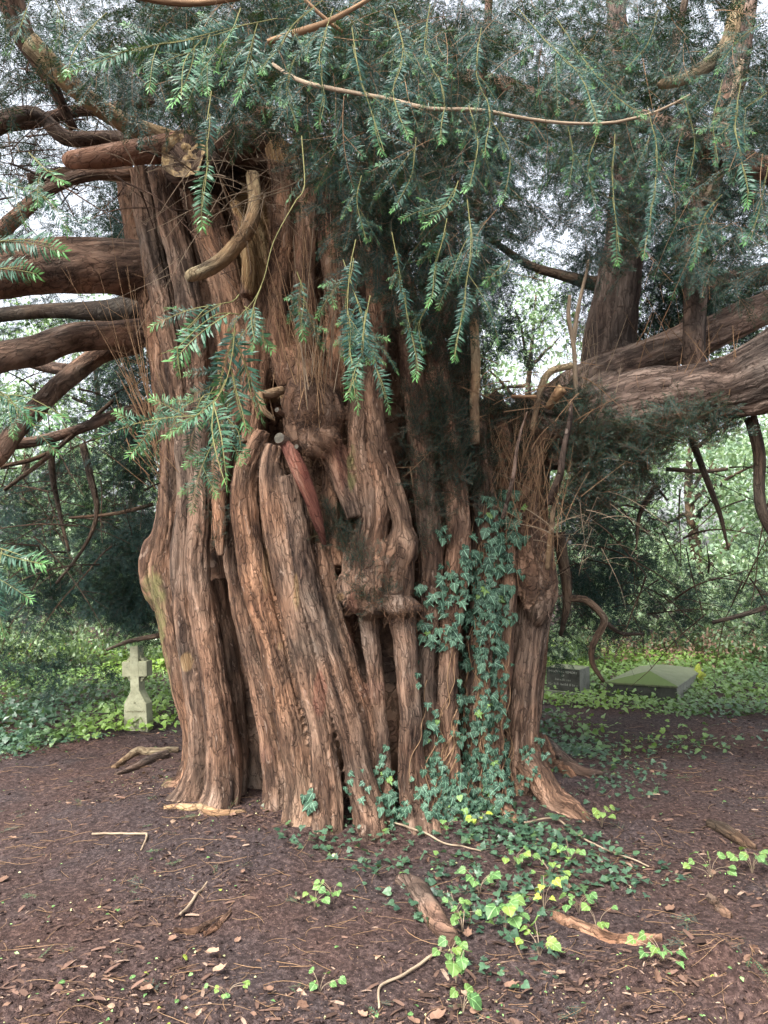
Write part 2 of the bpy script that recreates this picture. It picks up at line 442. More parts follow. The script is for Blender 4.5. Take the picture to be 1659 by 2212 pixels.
def needle_strip(base, d, w, nl, nw, rich):
    """needles: base (n,3), direction d, width axis w, lengths; rich gives curved two-segment needles"""
    n = len(base); up = np.cross(w, d)
    if rich:
        a = base; m1 = base + d * (nl * 0.35)[:, None]; m2 = base + d * (nl * 0.75)[:, None] - up * (nl * 0.08)[:, None]; t = base + d * nl[:, None] - up * (nl * 0.24)[:, None] + np.roll(d, 0) * 0
        W = w * (nw * 0.5)[:, None]
        V = np.stack([a, m1 + W, m1 - W, m2 + W * 0.9, m2 - W * 0.9, t], 1).reshape(-1, 3)
        k = np.arange(n)[:, None] * 6
        return V, [np.vstack([k + [0, 2, 1], k + [3, 4, 5]]), k + [1, 2, 4, 3]], 6
    m = base + d * (nl * 0.45)[:, None]; W = w * (nw * 0.5)[:, None]
    V = np.stack([base, m + W, base + d * nl[:, None], m - W], 1).reshape(-1, 3)
    return V, [np.arange(n * 4).reshape(n, 4)], 4


def make_spray(r, L=0.35, nside=6, nl=0.027, nw=0.0032, step=0.005, rich=False, droop=0.5, sidelen=0.45, twig=0.0016, bud=0.0):
    A = Acc()
    shoots = []
    n = 14
    x = np.linspace(0, L, n); ph = r.uniform(0, 6)
    main = np.stack([x, 0.03 * L * np.sin(x / L * 4 + ph), -droop * x * x], 1); shoots.append((main, 1.0))
    for i in range(nside):
        f = 0.12 + 0.74 * (i + 0.5 * r.random()) / max(nside, 1); k = int(f * (n - 1)); sd = 1 if (i % 2) else -1
        l = L * sidelen * (1.05 - f) * r.uniform(0.7, 1.25) + L * 0.06
        ang = sd * r.uniform(0.65, 1.0); t = unit(main[min(k + 1, n - 1)] - main[k - 1]); c, s_ = math.cos(ang), math.sin(ang)
        d = np.array([t[0] * c - s_ * 1.0 * 1, t[0] * s_ + t[1] * c, t[2]]); d = np.array([c, s_, t[2] * 0.6]); d /= np.linalg.norm(d)
        u = np.linspace(0, l, 8)[:, None]
        P = main[k] + d * u + np.array([0.25, 0, 0]) * (u ** 2) - np.array([0, 0, droop * r.uniform(0.6, 1.5)]) * u ** 2
        shoots.append((P, 0.7))
    for P, k in shoots:
        s = np.concatenate([[0], np.cumsum(np.linalg.norm(np.diff(P, axis=0), axis=1))]); l = s[-1]
        V, Fs, fl = tube(P, np.linspace(twig * k, twig * k * 0.45, len(P)), 3)
        A.add(V, Fs, {'tint': np.tile([0.5, 0.0, 0.0], (len(V), 1)), 'flow': fl}, 1)
        start = 0.25 if k == 1.0 and nside else 0.04
        ss = np.arange(l * start, l, step)
        if not len(ss): continue
        B = np.stack([np.interp(ss, s, P[:, j]) for j in range(3)], 1); T = unit(np.stack([np.interp(ss, s, np.gradient(P[:, j], s)) for j in range(3)], 1))
        tw = r.normal(0, 0.25) + ss / max(l, .01) * r.normal(0, 0.7); up = np.tile([0, 0, 1.0], (len(ss), 1)); lat = unit(np.cross(up, T)); up = np.cross(T, lat); lat, up = lat * np.cos(tw)[:, None] + up * np.sin(tw)[:, None], up * np.cos(tw)[:, None] - lat * np.sin(tw)[:, None]
        e = np.clip((l - ss) / 0.04, 0, 1)
        for sd in (-1, 1):
            m = len(ss); a = np.where(e < 1, 0.55 + 0.5 * e, 1.05) + r.normal(0, 0.15, m); el = r.normal(0.05, 0.24, m)
            d = unit(T * np.cos(a)[:, None] + lat * (sd * np.sin(a))[:, None] + up * el[:, None])
            w = unit(np.cross(d, up) + 0.35 * r.normal(0, 1, (m, 1)) * up)
            ln = nl * (0.62 + 0.38 * e) * np.where(r.random(m) < .07, .05, r.uniform(0.66, 1.15, m)) * np.clip(0.6 + (ss - ss[0]) / 0.05, 0, 1)
            V, Fs, q = needle_strip(B + T * r.uniform(0, step, (m, 1)), d, w, ln, np.full(m, nw), rich)
            yg = np.clip(1 - (l - ss) / 0.05, 0, 1) * bud
            ti = np.stack([np.clip(r.normal(0.45, 0.22, m), 0, 1), yg, np.zeros(m)], 1)
            A.add(V, Fs, {'tint': np.repeat(ti, q, 0), 'flow': np.zeros((len(V), 3))}, 0)
    ks = sorted(A.F)
    return dict(V=np.concatenate(A.V), F={k: np.concatenate(A.F[k]) for k in ks}, M={k: np.concatenate(A.M[k]) for k in ks}, A={k: np.concatenate(v) for k, v in A.A.items()})


def poly_leaf(outline, bend=0.15, fold=0.12):
    o = np.array(outline, float); c = np.array([[0, 0.32]])
    xy = np.vstack([c, o]); z = fold * np.abs(xy[:, 0]) - bend * (xy[:, 1] - 0.3) ** 2 * 1.2 + 0.03 * np.sin(xy[:, 0] * 9 + xy[:, 1] * 7)
    V = np.column_stack([xy[:, 0], xy[:, 1], z]); n = len(o); k = np.arange(n)
    F = np.stack([np.zeros(n, int), 1 + k, 1 + (k + 1) % n], 1)
    return dict(V=V, F={3: F}, M={3: np.zeros(n, int)}, A={'tint': np.zeros((n + 1, 3)), 'leafco': V.copy(), 'flow': np.zeros((n + 1, 3))})


def mirror(half):
    return half + [(-x, y) for x, y in reversed(half) if x > 1e-6]


IVY_T = poly_leaf(mirror([(0, 0.0), (0.2, -0.13), (0.36, -0.08), (0.52, 0.10), (0.40, 0.24), (0.42, 0.46), (0.22, 0.52), (0.1, 0.78), (0, 1.0)]))
IVY_T2 = poly_leaf(mirror([(0, 0.0), (0.22, -0.1), (0.58, 0.05), (0.33, 0.26), (0.5, 0.56), (0.18, 0.5), (0, 0.95)]), 0.25, 0.2)
IVY_T3 = poly_leaf(mirror([(0, 0.0), (0.25, -0.12), (0.46, 0.06), (0.44, 0.3), (0.3, 0.55), (0, 0.9)]), 0.2, 0.1)
SCAL_T = poly_leaf(mirror([(0, 0.0), (0.17, -0.12), (0.32, -0.08), (0.40, 0.04), (0.52, 0.10), (0.50, 0.22), (0.56, 0.33), (0.48, 0.45), (0.46, 0.58), (0.34, 0.66), (0.26, 0.80), (0.12, 0.85), (0, 0.98)]), 0.25, 0.15)
OVAL_T = poly_leaf(mirror([(0, 0.0), (0.2, 0.15), (0.3, 0.4), (0.22, 0.7), (0, 1.0)]), 0.3, 0.25)
DEAD_T = poly_leaf(mirror([(0, 0.0), (0.22, 0.05), (0.34, 0.3), (0.26, 0.5), (0.3, 0.66), (0.12, 0.8), (0, 1.0)]), -0.5, 0.55)
KITE = dict(V=np.array([[0, 0, 0], [0.28, 0.42, 0.06], [0, 1, -0.1], [-0.28, 0.42, 0.06]]), F={3: np.array([[0, 1, 2], [0, 2, 3]])}, M={3: np.zeros(2, int)}, A={'tint': np.zeros((4, 3)), 'leafco': np.zeros((4, 3)), 'flow': np.zeros((4, 3))})


def bake(acc, tmpls, pos, xd, up, sc, tint, young=None, pick=None, r=None):
    """copies templates to pos with local x along xd and local z near up (sprays), appends to acc"""
    r = r or rng
    n = len(pos); pick = r.integers(0, len(tmpls), n) if pick is None else pick
    X = unit(xd); Y = unit(np.cross(up, X)); Z = np.cross(X, Y)
    young = np.zeros(n) if young is None else young
    for k, t in enumerate(tmpls):
        i = np.nonzero(pick == k)[0]
        if not len(i): continue
        v = t['V']; m = len(v)
        W = pos[i][:, None, :] + sc[i][:, None, None] * (v[None, :, :1] * X[i][:, None, :] + v[None, :, 1:2] * Y[i][:, None, :] + v[None, :, 2:] * Z[i][:, None, :])
        off = (np.arange(len(i)) * m)[:, None, None]
        at_ = {}
        T = np.tile(t['A']['tint'], (len(i), 1)).reshape(len(i), m, 3).copy()
        T[:, :, 0] = np.clip(T[:, :, 0] + tint[i][:, None], 0, 1); T[:, :, 1] = np.clip(T[:, :, 1] + young[i][:, None], 0, 1)
        at_['tint'] = T.reshape(-1, 3); at_['flow'] = np.tile(t['A']['flow'], (len(i), 1))
        if 'leafco' in t['A']: at_['leafco'] = np.tile(t['A']['leafco'], (len(i), 1))
        base = acc.n; acc.V.append(W.reshape(-1, 3)); acc.n += len(i) * m
        for q, f in t['F'].items():
            acc.F.setdefault(q, []).append((f[None] + off).reshape(-1, q) + base); acc.M.setdefault(q, []).append(np.tile(t['M'][q], len(i)))
        for kk, a in at_.items(): acc.A.setdefault(kk, []).append(a)


def leaves(acc, tmpls, pos, ydir, normal, sc, tint, young=None, r=None):
    """leaf templates: local y is the leaf axis, local z the upper side"""
    Yd = unit(ydir); X = unit(np.cross(Yd, normal))
    bake(acc, tmpls, pos, X, np.cross(X, Yd), sc, tint, young, None, r)


def rdir(n, r=None):
    return unit((r or rng).normal(0, 1, (n, 3)))


NEAR = [make_spray(rng, 0.16 + 0.05 * k, 1 + k % 3, 0.028, 0.0025, 0.0052, True, 0.9, 0.5, 0.0013, 0.9) for k in range(4)]
NEAR1 = [make_spray(rng, 0.15 + 0.03 * k, 0, 0.031, 0.0036, 0.0034, True, 1.2, 0.5, 0.0012, 1.0) for k in range(3)]
MID = [make_spray(rng, 0.27, 3 + k % 4, 0.027, 0.0036, 0.0048, False, 0.5, 0.5, 0.0010, 0.3) for k in range(5)]
FAR = [make_spray(rng, 0.36, 4 + k % 4, 0.029, 0.0056, 0.0092, False, 0.5, 0.5, 0.0012, 0.2) for k in range(5)]
FINE = [make_spray(rng, 0.16, 2 + k % 3, 0.016, 0.0026, 0.0055, False, 0.3, 0.5, 0.0012, 0.25) for k in range(4)]

# ------------------------------------------------------------------ the old yew: trunk
TY = 5.55                                                   # distance of the trunk's axis
yew = empty('yew_tree', (-0.2, TY, 0), 'huge ancient yew with a fluted red brown trunk and drooping dark sprays', 'tree')
ENV = [(1990, 330, 1215), (1740, 360, 1195), (1600, 388, 1168), (1450, 352, 1180), (1300, 322, 1200), (1230, 312, 1204), (1100, 338, 1198), (1000, 345, 1198), (900, 342, 1175),
       (840, 330, 1090), (780, 318, 1050), (700, 308, 1010), (600, 288, 980), (450, 262, 930), (350, 245, 860), (200, 240, 800)]
EZ = np.array([at(829, y, TY)[2] for y, a, b in ENV]); EL = np.array([at(a, y, TY)[0] for y, a, b in ENV]); ER = np.array([at(b, y, TY)[0] for y, a, b in ENV])


def env(z):
    l = np.interp(z, EZ, EL); r = np.interp(z, EZ, ER)
    b = np.interp(z, [0, 1.5, 3, 4.8], [1.08, 1.0, 0.98, 0.78])
    return (l + r) / 2, (r - l) / 2, b


def rib_points(pts, dy=0.0):
    out = []
    for px, py, r in pts:
        Y = TY - 0.9
        for _ in range(8):
            p = at(px, py, Y); c, a, b = env(max(p[2], 0.0)); m = r * Y / FP
            t = np.clip((p[0] - c) / max(a - m * 0.6, 0.1), -0.97, 0.97)
            Y = 0.5 * Y + 0.5 * (TY - b * math.sqrt(1 - t * t) + m * 0.8 + dy)
        p = at(px, py, Y); out.append([p[0], p[1], p[2], r * Y / FP])
    return out


RIBS = [  # picture points from the ground up, with half width, then how far forward (-) or back (+) it sits
    ([(420, 1700, 28), (412, 1580, 24), (386, 1460, 26), (364, 1330, 30), (347, 1230, 32), (362, 1120, 28), (362, 980, 26), (350, 850, 26), (332, 720, 26), (312, 600, 28), (290, 470, 28), (272, 380, 28)], 0.10),
    ([(438, 1705, 46), (442, 1600, 38), (425, 1470, 38), (404, 1320, 38), (396, 1200, 38), (404, 1080, 32), (402, 950, 31), (388, 830, 30), (368, 720, 33), (345, 610, 34), (322, 500, 34), (305, 370, 34)], 0.0),
    ([(490, 1700, 46), (480, 1600, 46), (463, 1480, 44), (442, 1350, 40), (425, 1220, 36), (432, 1090, 30), (428, 980, 30), (430, 860, 30), (420, 740, 32), (398, 610, 38), (372, 490, 38), (350, 370, 38)], -0.02),
    ([(528, 1705, 20), (520, 1600, 24), (508, 1480, 26), (488, 1360, 26), (470, 1250, 24)], 0.30),
    ([(602, 1725, 34), (588, 1620, 36), (566, 1500, 38), (538, 1390, 34), (515, 1290, 30), (500, 1200, 24), (500, 1080, 20)], 0.14),
    ([(655, 1738, 46), (640, 1620, 42), (615, 1490, 42), (584, 1360, 42), (552, 1240, 42), (534, 1130, 42), (530, 1040, 40), (548, 980, 30), (570, 930, 20)], -0.04),
    ([(712, 1748, 40), (700, 1630, 36), (672, 1490, 36), (645, 1360, 40), (618, 1230, 42), (598, 1120, 42), (588, 1020, 36), (596, 960, 24)], -0.07),
    ([(795, 1772, 42), (780, 1690, 40), (755, 1570, 40), (716, 1440, 40), (680, 1320, 36), (655, 1220, 34), (640, 1120, 32), (622, 1030, 28)], -0.07),
    ([(806, 1660, 18), (792, 1560, 22), (762, 1460, 24), (728, 1340, 26), (702, 1240, 26), (692, 1170, 22)], 0.05),
    ([(830, 1690, 24), (828, 1600, 24), (815, 1480, 26), (803, 1380, 28), (790, 1300, 30)], 0.05),
    ([(905, 1745, 50), (888, 1650, 36), (886, 1540, 32), (877, 1440, 32), (870, 1360, 34), (864, 1310, 44)], -0.06),
    ([(940, 1740, 28), (930, 1620, 24), (922, 1480, 22), (925, 1380, 24), (930, 1280, 30), (928, 1160, 34), (915, 1030, 34), (900, 880, 34), (882, 760, 30), (868, 640, 28), (860, 520, 24)], 0.04),
    ([(972, 1740, 34), (966, 1600, 28), (966, 1460, 26), (972, 1360, 28), (985, 1240, 34), (990, 1120, 36), (975, 1000, 36), (955, 880, 36), (940, 760, 34), (930, 640, 30), (934, 500, 26), (930, 380, 22)], 0.03),
    ([(1030, 1745, 38), (1028, 1600, 34), (1032, 1460, 34), (1040, 1330, 36), (1048, 1200, 38), (1045, 1080, 38), (1030, 960, 36), (1010, 860, 34), (995, 790, 28), (985, 700, 24), (978, 620, 18)], 0.10),
    ([(1078, 1730, 26), (1070, 1600, 26), (1080, 1470, 32), (1088, 1350, 34), (1095, 1220, 34), (1100, 1100, 36), (1090, 980, 34), (1075, 890, 28)], 0.12),
    ([(1112, 1735, 70), (1118, 1630, 58), (1124, 1520, 54), (1132, 1420, 56), (1144, 1330, 62), (1150, 1260, 62), (1148, 1180, 52), (1142, 1080, 38), (1150, 980, 36), (1165, 900, 32), (1175, 850, 26)], 0.0),
    ([(1172, 1700, 20), (1148, 1600, 20), (1155, 1500, 20), (1164, 1400, 22), (1174, 1300, 26), (1176, 1200, 26), (1172, 1120, 32)], 0.22),
    # middle
    ([(770, 1290, 46), (772, 1210, 36), (790, 1130, 26), (788, 1060, 26), (770, 970, 26), (772, 860, 26), (768, 740, 26), (755, 620, 24), (740, 500, 24)], -0.02),
    ([(812, 1290, 36), (806, 1210, 24), (818, 1120, 24), (815, 1040, 22), (800, 960, 22)], 0.0),
    ([(862, 1280, 40), (870, 1200, 30), (866, 1120, 28), (845, 1040, 26), (818, 950, 26), (806, 850, 26), (820, 740, 26), (806, 620, 24), (790, 500, 24)], -0.04),
    ([(766, 1120, 22), (742, 1040, 33), (718, 970, 31), (705, 900, 22)], -0.05),
    ([(735, 1220, 20), (720, 1130, 24), (715, 1040, 22), (720, 940, 26), (728, 820, 26), (722, 690, 26), (715, 560, 26), (700, 440, 26)], 0.06),
    # upper trunk
    ([(476, 1200, 8), (474, 1130, 18), (478, 1010, 30), (498, 900, 38), (508, 800, 40), (505, 690, 42), (478, 580, 44), (445, 470, 44), (420, 370, 42)], 0.03),
    ([(540, 960, 26), (556, 860, 36), (560, 750, 36), (560, 650, 34), (548, 560, 30), (520, 470, 28)], 0.03),
    ([(640, 960, 30), (632, 860, 34), (612, 760, 36), (600, 650, 34), (610, 540, 32), (615, 420, 34), (600, 320, 36)], 0.05),
    ([(668, 860, 34), (668, 760, 30), (660, 650, 30), (655, 540, 30), (655, 420, 32), (650, 320, 32)], 0.08),
    ([(535, 640, 18), (540, 560, 18), (525, 500, 16), (505, 440, 14)], -0.06),
]
ribs = []
for pts, dy in RIBS:
    P = np.array(rib_points(pts, dy))
    if pts[0][1] > 1640:                                    # foot: flare outward and go into the earth
        c, a, b = env(0.0); o = np.array([P[0, 0] - c, P[0, 1] - TY]); o /= np.linalg.norm(o)
        z0 = gz(P[0, 0], P[0, 1]) if False else 0.0
        foot = P[0].copy(); foot[2] = min(foot[2], 0.10); P[0] = foot
        dn = foot.copy(); dn[:2] += o * 0.20; dn[2] = -0.16; dn[3] *= 1.2; foot[:2] += o * 0.03; P[0] = foot
        P = np.vstack([dn, P])
    ribs.append(smooth_path(P, 0.035))
for px0, py0, px1, py1, r0, r1, Y0 in ((1140, 1640, 1243, 1772, 40, 22, 5.0), (1060, 1660, 1105, 1790, 26, 15, 4.9), (780, 1700, 812, 1782, 34, 22, 4.55), (420, 1650, 365, 1712, 30, 20, 5.3),
                                       (900, 1700, 968, 1770, 30, 16, 4.65), (590, 1690, 590, 1745, 26, 20, 4.85), (960, 1700, 1010, 1768, 26, 13, 4.75), (1165, 1600, 1225, 1690, 26, 20, 6.0)):
    a = at(px0, py0, Y0); e = ong(px1, py1); m = 0.5 * (a + e) + np.array([0, 0, -0.05]); x = e + (e - a) * 0.5; x[2] = -0.12; e[2] = 0.02 + r1 * Y0 / FP * 0.4
    ribs.append(smooth_path(np.array([[*a, r0 * Y0 / FP], [*m, (r0 + r1) / 2 * Y0 / FP], [*e, r1 * Y0 / FP], [*x, r1 * 0.7 * Y0 / FP]]), 0.035))
rb = np.random.default_rng(3)
for k, ang in enumerate(np.linspace(-12, 192, 17)):          # the far side
    zt = rb.uniform(3.0, 4.6) if ang > 70 else rb.uniform(2.6, 3.1)
    zz = np.linspace(-0.15, zt, 9); P = []
    for z in zz:
        c, a, b = env(max(z, 0)); r = rb.uniform(0.13, 0.19) * (1.25 if z < 0.2 else 1); an = math.radians(ang + rb.normal(0, 1.5))
        P.append([c + (a - r * 1.12) * math.cos(an), TY + (b - r * 0.8) * math.sin(an), z, r])
    ribs.append(smooth_path(np.array(P), 0.05))

A = Acc()
for i, P in enumerate(ribs):
    V, Fs, _ = tube(P[:, :3], np.maximum(P[:, 3] * (0.76 + 0.10 * np.clip(P[:, 2] - 1.6, 0, 1) + 0.22 * np.clip(0.45 - P[:, 2], 0, 0.6) / 0.6), 0.015), 16); A.add(V, Fs)
# inner body, a little behind the ribs
zz = np.concatenate([np.linspace(-0.2, 4.75, 34)]); core = []; th = np.linspace(0, 2 * np.pi, 40, endpoint=False)
for z in zz:
    c, a, b = env(max(z, 0)); k = 0.74
    core.append(np.stack([c + a * k * np.cos(th), TY + b * np.where(np.sin(th) < 0, 0.60, 0.74) * np.sin(th), np.full(40, z)], 1))
core = np.array(core).reshape(-1, 3); i = np.arange(33)[:, None] * 40; j = np.arange(40)[None]; j2 = (j + 1) % 40
CF = np.stack([i + j, i + j2, i + 40 + j2, i + 40 + j], -1).reshape(-1, 4)
core = np.vstack([core, core[:40].mean(0), core[-40:].mean(0)])
A.add(core, [CF, np.vstack([np.stack([np.full(40, 1320), j2[0], j[0]], 1), np.stack([np.full(40, 1321), 1280 + j[0], 1280 + j2[0]], 1)])])


def blob(c, r, seed, rough=0.25, n=24):
    u = np.linspace(0, np.pi, n // 2 + 1); v = np.linspace(0, 2 * np.pi, n, endpoint=False)
    U, W = np.meshgrid(u, v, indexing='ij'); d = np.stack([np.sin(U) * np.cos(W), np.sin(U) * np.sin(W), np.cos(U)], -1).reshape(-1, 3)
    V = c + d * np.asarray(r) * (1 + rough * fbm(d * 1.7 + seed, 3))[:, None]
    i = np.arange(n // 2)[:, None] * n; j = np.arange(n)[None]; j2 = (j + 1) % n
    return V, [np.stack([i + j, i + n + j, i + n + j2, i + j2], -1).reshape(-1, 4)]


def surf(px, py, dy=0.0):
    return np.array(rib_points([(px, py, 1)], dy)[0][:3])


for px, py, r, dy, k in ((815, 1245, (0.20, 0.18, 0.24), 0.06, 1), (780, 1275, (0.14, 0.14, 0.15), 0.02, 2), (862, 1312, (0.13, 0.11, 0.07), 0.0, 3), (800, 1312, (0.13, 0.12, 0.07), 0.02, 7), (675, 880, (0.20, 0.20, 0.30), 0.02, 4), (640, 800, (0.12, 0.12, 0.2), 0.1, 5),
                         (1158, 1235, (0.15, 0.15, 0.36), 0.12, 6), (1155, 930, (0.2, 0.24, 0.28), 0.2, 8), (340, 1235, (0.12, 0.16, 0.3), 0.3, 9), (690, 950, (0.13, 0.14, 0.14), -0.02, 10), (870, 1180, (0.1, 0.1, 0.15), 0.03, 11)):
    V, Fs = blob(surf(px, py, dy), r, k * 3.1); A.add(V, Fs)
# root of the great right-hand limb, flowing out of the trunk
LIMB_R = [(1120, 930, 5.55, 80), (1230, 925, 5.35, 96), (1350, 890, 5.05, 92), (1470, 862, 4.8, 84), (1580, 838, 4.6, 86), (1680, 800, 4.4, 88), (1800, 760, 4.25, 86), (2050, 700, 4.1, 76), (2350, 630, 4.0, 54), (2650, 560, 4.0, 20)]
NLIMB = len(ribs)
LR = np.array([[*at(a, b, Y), r * Y / FP] for a, b, Y, r in LIMB_R]); LR = smooth_path(LR, 0.04)
tt = np.linspace(0, 1, len(LR)); LR[:, 3] *= 0.86; LR[:, 3] *= 1 + 0.10 * np.sin(tt * 17) + 0.06 * np.sin(tt * 31 + 1)
V, Fs, _ = tube(LR[:, :3], LR[:, 3], 24, 0.06, 3.0); A.add(V, Fs); ribs.append(LR)
for off, rr, sd in ((np.array([0, 0.02, 0.16]), 0.55, 5.), (np.array([0, -0.13, 0.04]), 0.5, 6.), (np.array([0, -0.1, -0.12]), 0.5, 7.)):   # its own flutes
    Q = LR.copy(); Q[:, :3] += off * (LR[:, 3:] / 0.28); Q[:, :3] = wob(Q[:, :3], 0.05, sd * 9); Q[:, 3] *= rr; Q = Q[3:]
    V, Fs, _ = tube(Q[:, :3], Q[:, 3], 14, 0.12, sd); A.add(V, Fs); ribs.append(Q)
UL = np.array([[*at(a, b, Y), r * Y / FP] for a, b, Y, r in ((1180, 905, 5.7, 60), (1260, 835, 5.75, 52), (1340, 795, 5.8, 44), (1420, 762, 5.8, 40), (1500, 735, 5.8, 44), (1600, 690, 5.8, 40), (1720, 640, 5.8, 36), (1950, 580, 5.8, 28), (2250, 520, 5.8, 12))]); UL = smooth_path(UL, 0.04)
V, Fs, _ = tube(UL[:, :3], UL[:, 3], 16, 0.15, 9.0); A.add(V, Fs); ribs.append(UL)
US = np.array([[*at(a, b, Y), r * Y / FP] for a, b, Y, r in ((1330, 830, 5.95, 80), (1322, 760, 6.0, 68), (1325, 680, 6.0, 58), (1338, 590, 6.0, 50), (1350, 480, 6.0, 42), (1352, 360, 6.1, 36), (1340, 230, 6.2, 32), (1335, 60, 6.3, 28), (1330, -120, 6.4, 22))]); US = smooth_path(US, 0.04)
for k in range(5):                                           # the upright stem is a bundle of flutes too
    an = k * 1.2566; Q = US.copy(); Q[:, 3] *= 0.72; Q[:, :2] = US[:, :2] + (Q[:, :2] - US[:, :2]) * 0.8; Q[:, 0] += np.cos(an) * US[:, 3] * 0.55; Q[:, 1] += np.sin(an) * US[:, 3] * 0.55; Q[:, :3] = wob(Q[:, :3], 0.03, k * 7.); Q[:, 3] *= 0.55
    V, Fs, _ = tube(Q[:, :3], Q[:, 3], 12); A.add(V, Fs); ribs.append(Q)

tmp = A.build('trunk_draft', BARK)
m = tmp.modifiers.new('r', 'REMESH'); m.mode = 'VOXEL'; m.voxel_size = VOX; m.use_smooth_shade = True
m = tmp.modifiers.new('s', 'SMOOTH'); m.factor = 0.5; m.iterations = 2
dg = bpy.context.evaluated_depsgraph_get(); ev = tmp.evaluated_get(dg); me = ev.to_mesh()
TV = np.zeros(len(me.vertices) * 3, np.float32); me.vertices.foreach_get('co', TV); TV = TV.reshape(-1, 3).astype(float)
TN = np.zeros(len(me.vertices) * 3, np.float32); me.vertex_normals.foreach_get('vector', TN); TN = TN.reshape(-1, 3).astype(float)
TF = np.zeros(len(me.loops), np.int32); me.loops.foreach_get('vertex_index', TF); lt = np.zeros(len(me.polygons), np.int32); me.polygons.foreach_get('loop_total', lt)
assert (lt == 4).all(); TF = TF.reshape(-1, 4)
ev.to_mesh_clear(); bpy.data.objects.remove(tmp)
# flow coordinates: across and along the nearest flute
SP = np.vstack([np.column_stack([P[:, :4], np.concatenate([[0], np.cumsum(np.linalg.norm(np.diff(P[:, :3], axis=0), axis=1))]), unit(np.gradient(P[:, :3], axis=0)), np.full(len(P), k)]) for k, P in enumerate(ribs)])
best = np.full(len(TV), 1e9); bi = np.zeros(len(TV), int)
cell = 0.25; key = lambda p: tuple(np.floor(p / cell).astype(int))
order = np.floor(TV / cell).astype(int); uk, inv = np.unique(order, axis=0, return_inverse=True); inv = inv.ravel()
srt = np.argsort(inv, kind='stable'); bounds = np.searchsorted(inv[srt], np.arange(len(uk) + 1))
for c in range(len(uk)):
    ii = srt[bounds[c]:bounds[c + 1]]; ctr = (uk[c] + 0.5) * cell
    cand = np.nonzero(np.linalg.norm(SP[:, :3] - ctr, axis=1) < 0.75)[0]
    if not len(cand): cand = np.argsort(np.linalg.norm(SP[:, :3] - ctr, axis=1))[:20]
    d = np.linalg.norm(TV[ii][:, None, :] - SP[cand][None, :, :3], axis=2) - SP[cand][None, :, 3]
    b = np.argmin(d, 1); bi[ii] = cand[b]; best[ii] = d[np.arange(len(ii)), b]
ctr = SP[bi, :3]; tan = SP[bi, 5:8]; rel = TV - ctr
e1 = unit(np.cross(tan, np.array([0.02, 1.0, 0.05]))); e2 = np.cross(e1, tan)
ang = np.arctan2(np.sum(rel * e1, 1), -np.sum(rel * e2, 1) * np.sign(np.sum(e2 * [0, 1, 0], 1)))
rr = np.maximum(np.linalg.norm(rel - tan * np.sum(rel * tan, 1, keepdims=True), axis=1), 0.02)
flow = np.stack([ang * np.clip(SP[bi, 3], 0.05, 0.3), SP[bi, 4] + np.sum(rel * tan, 1), SP[bi, 8] * 7.31], 1)
w3 = np.stack([fbm(TV * 3 + 5, 2), fbm(TV * 3 + 50, 2), 0 * TV[:, 0]], 1) * [0.03, 0.12, 0]
q = flow + w3
d = 0.012 * vn(q * [7, 0.8, 1]) + 0.004 * vn(q * [24, 2.2, 1] + 3)
rg = 1 - np.abs(vn(q * [15, 0.9, 1] + 9)); d -= 0.015 * np.clip(rg - 0.86, 0, 1) / 0.14
rg = 1 - np.abs(vn(q * [44, 4.2, 1] + 19)); d -= 0.004 * np.clip(rg - 0.8, 0, 1) / 0.2
d += 0.003 * vn(q * [60, 14, 1] + 29) + 0.018 * fbm(TV * 4.5, 3)
foot = np.clip(1 - TV[:, 2] / 0.5, 0, 1); d += foot * 0.02 * vn(q * [30, 2, 1] + 61)
TV2 = TV + TN * d[:, None]
zone = np.zeros((len(TV), 3))
GR = (SP[bi, 8] >= NLIMB) * np.where(SP[bi, 8] < NLIMB + 5, 1.0, 1.6) * np.clip((TV[:, 0] - 0.9) / 0.5, 0, 1)  # greyer limb bark; upright stem darkened too, its shadow put into the colour
px, py = toD(TV)
frontm = (TN[:, 1] < 0.35)


def zn(k, cx, cy, rx, ry, amt=1.0, hard=3.0):
    e = ((px - cx) / rx) ** 2 + ((py - cy) / ry) ** 2 + 0.5 * fbm(TV * 9 + k, 3)
    zone[:, k] = np.maximum(zone[:, k], amt * np.clip((1.1 - e) * hard, 0, 1) * frontm)


for a in ((548, 520, 34, 120), (610, 300, 50, 50), (520, 430, 24, 40), (585, 855, 22, 16)): zn(0, *a)
for a in ((735, 1010, 20, 60, 0.10), (690, 1500, 14, 50, 0.18), (760, 1330, 14, 60, 0.12)): zn(1, *a)
for a in ((330, 1330, 30, 110, 0.75), (352, 1560, 24, 160, 0.5), (760, 1010, 10, 50, 0.7)): zn(2, *a)
for a in ((404, 1430, 14, 22, .6), (640, 1275, 6, 40, .6), (575, 1230, 8, 50, .35), (735, 1290, 8, 8, .5), (606, 1395, 6, 9, .5)): zn(0, *a)
trunk = mk('trunk', TV2, [TF], BARK, yew, {'flow': flow, 'zone': zone, 'grey': np.clip(GR, 0, 1.6)}, smooth=True)
print('TRUNK verts', len(TV2))
BV = BVHTree.FromPolygons([tuple(v) for v in TV2[:, :].tolist()], TF.tolist(), all_triangles=False)
CAMV = Vector((0, 0, CAMZ))


def hit(px, py):
    d = Vector(ray(px, py)).normalized(); r = BV.ray_cast(CAMV, d, 30)
    return r[0], r[1]


def pcam(px, py, dflt):
    """distance ahead of the trunk surface behind picture point"""
    h = hit(px, py)[0]
    return h.y if h is not None else dflt


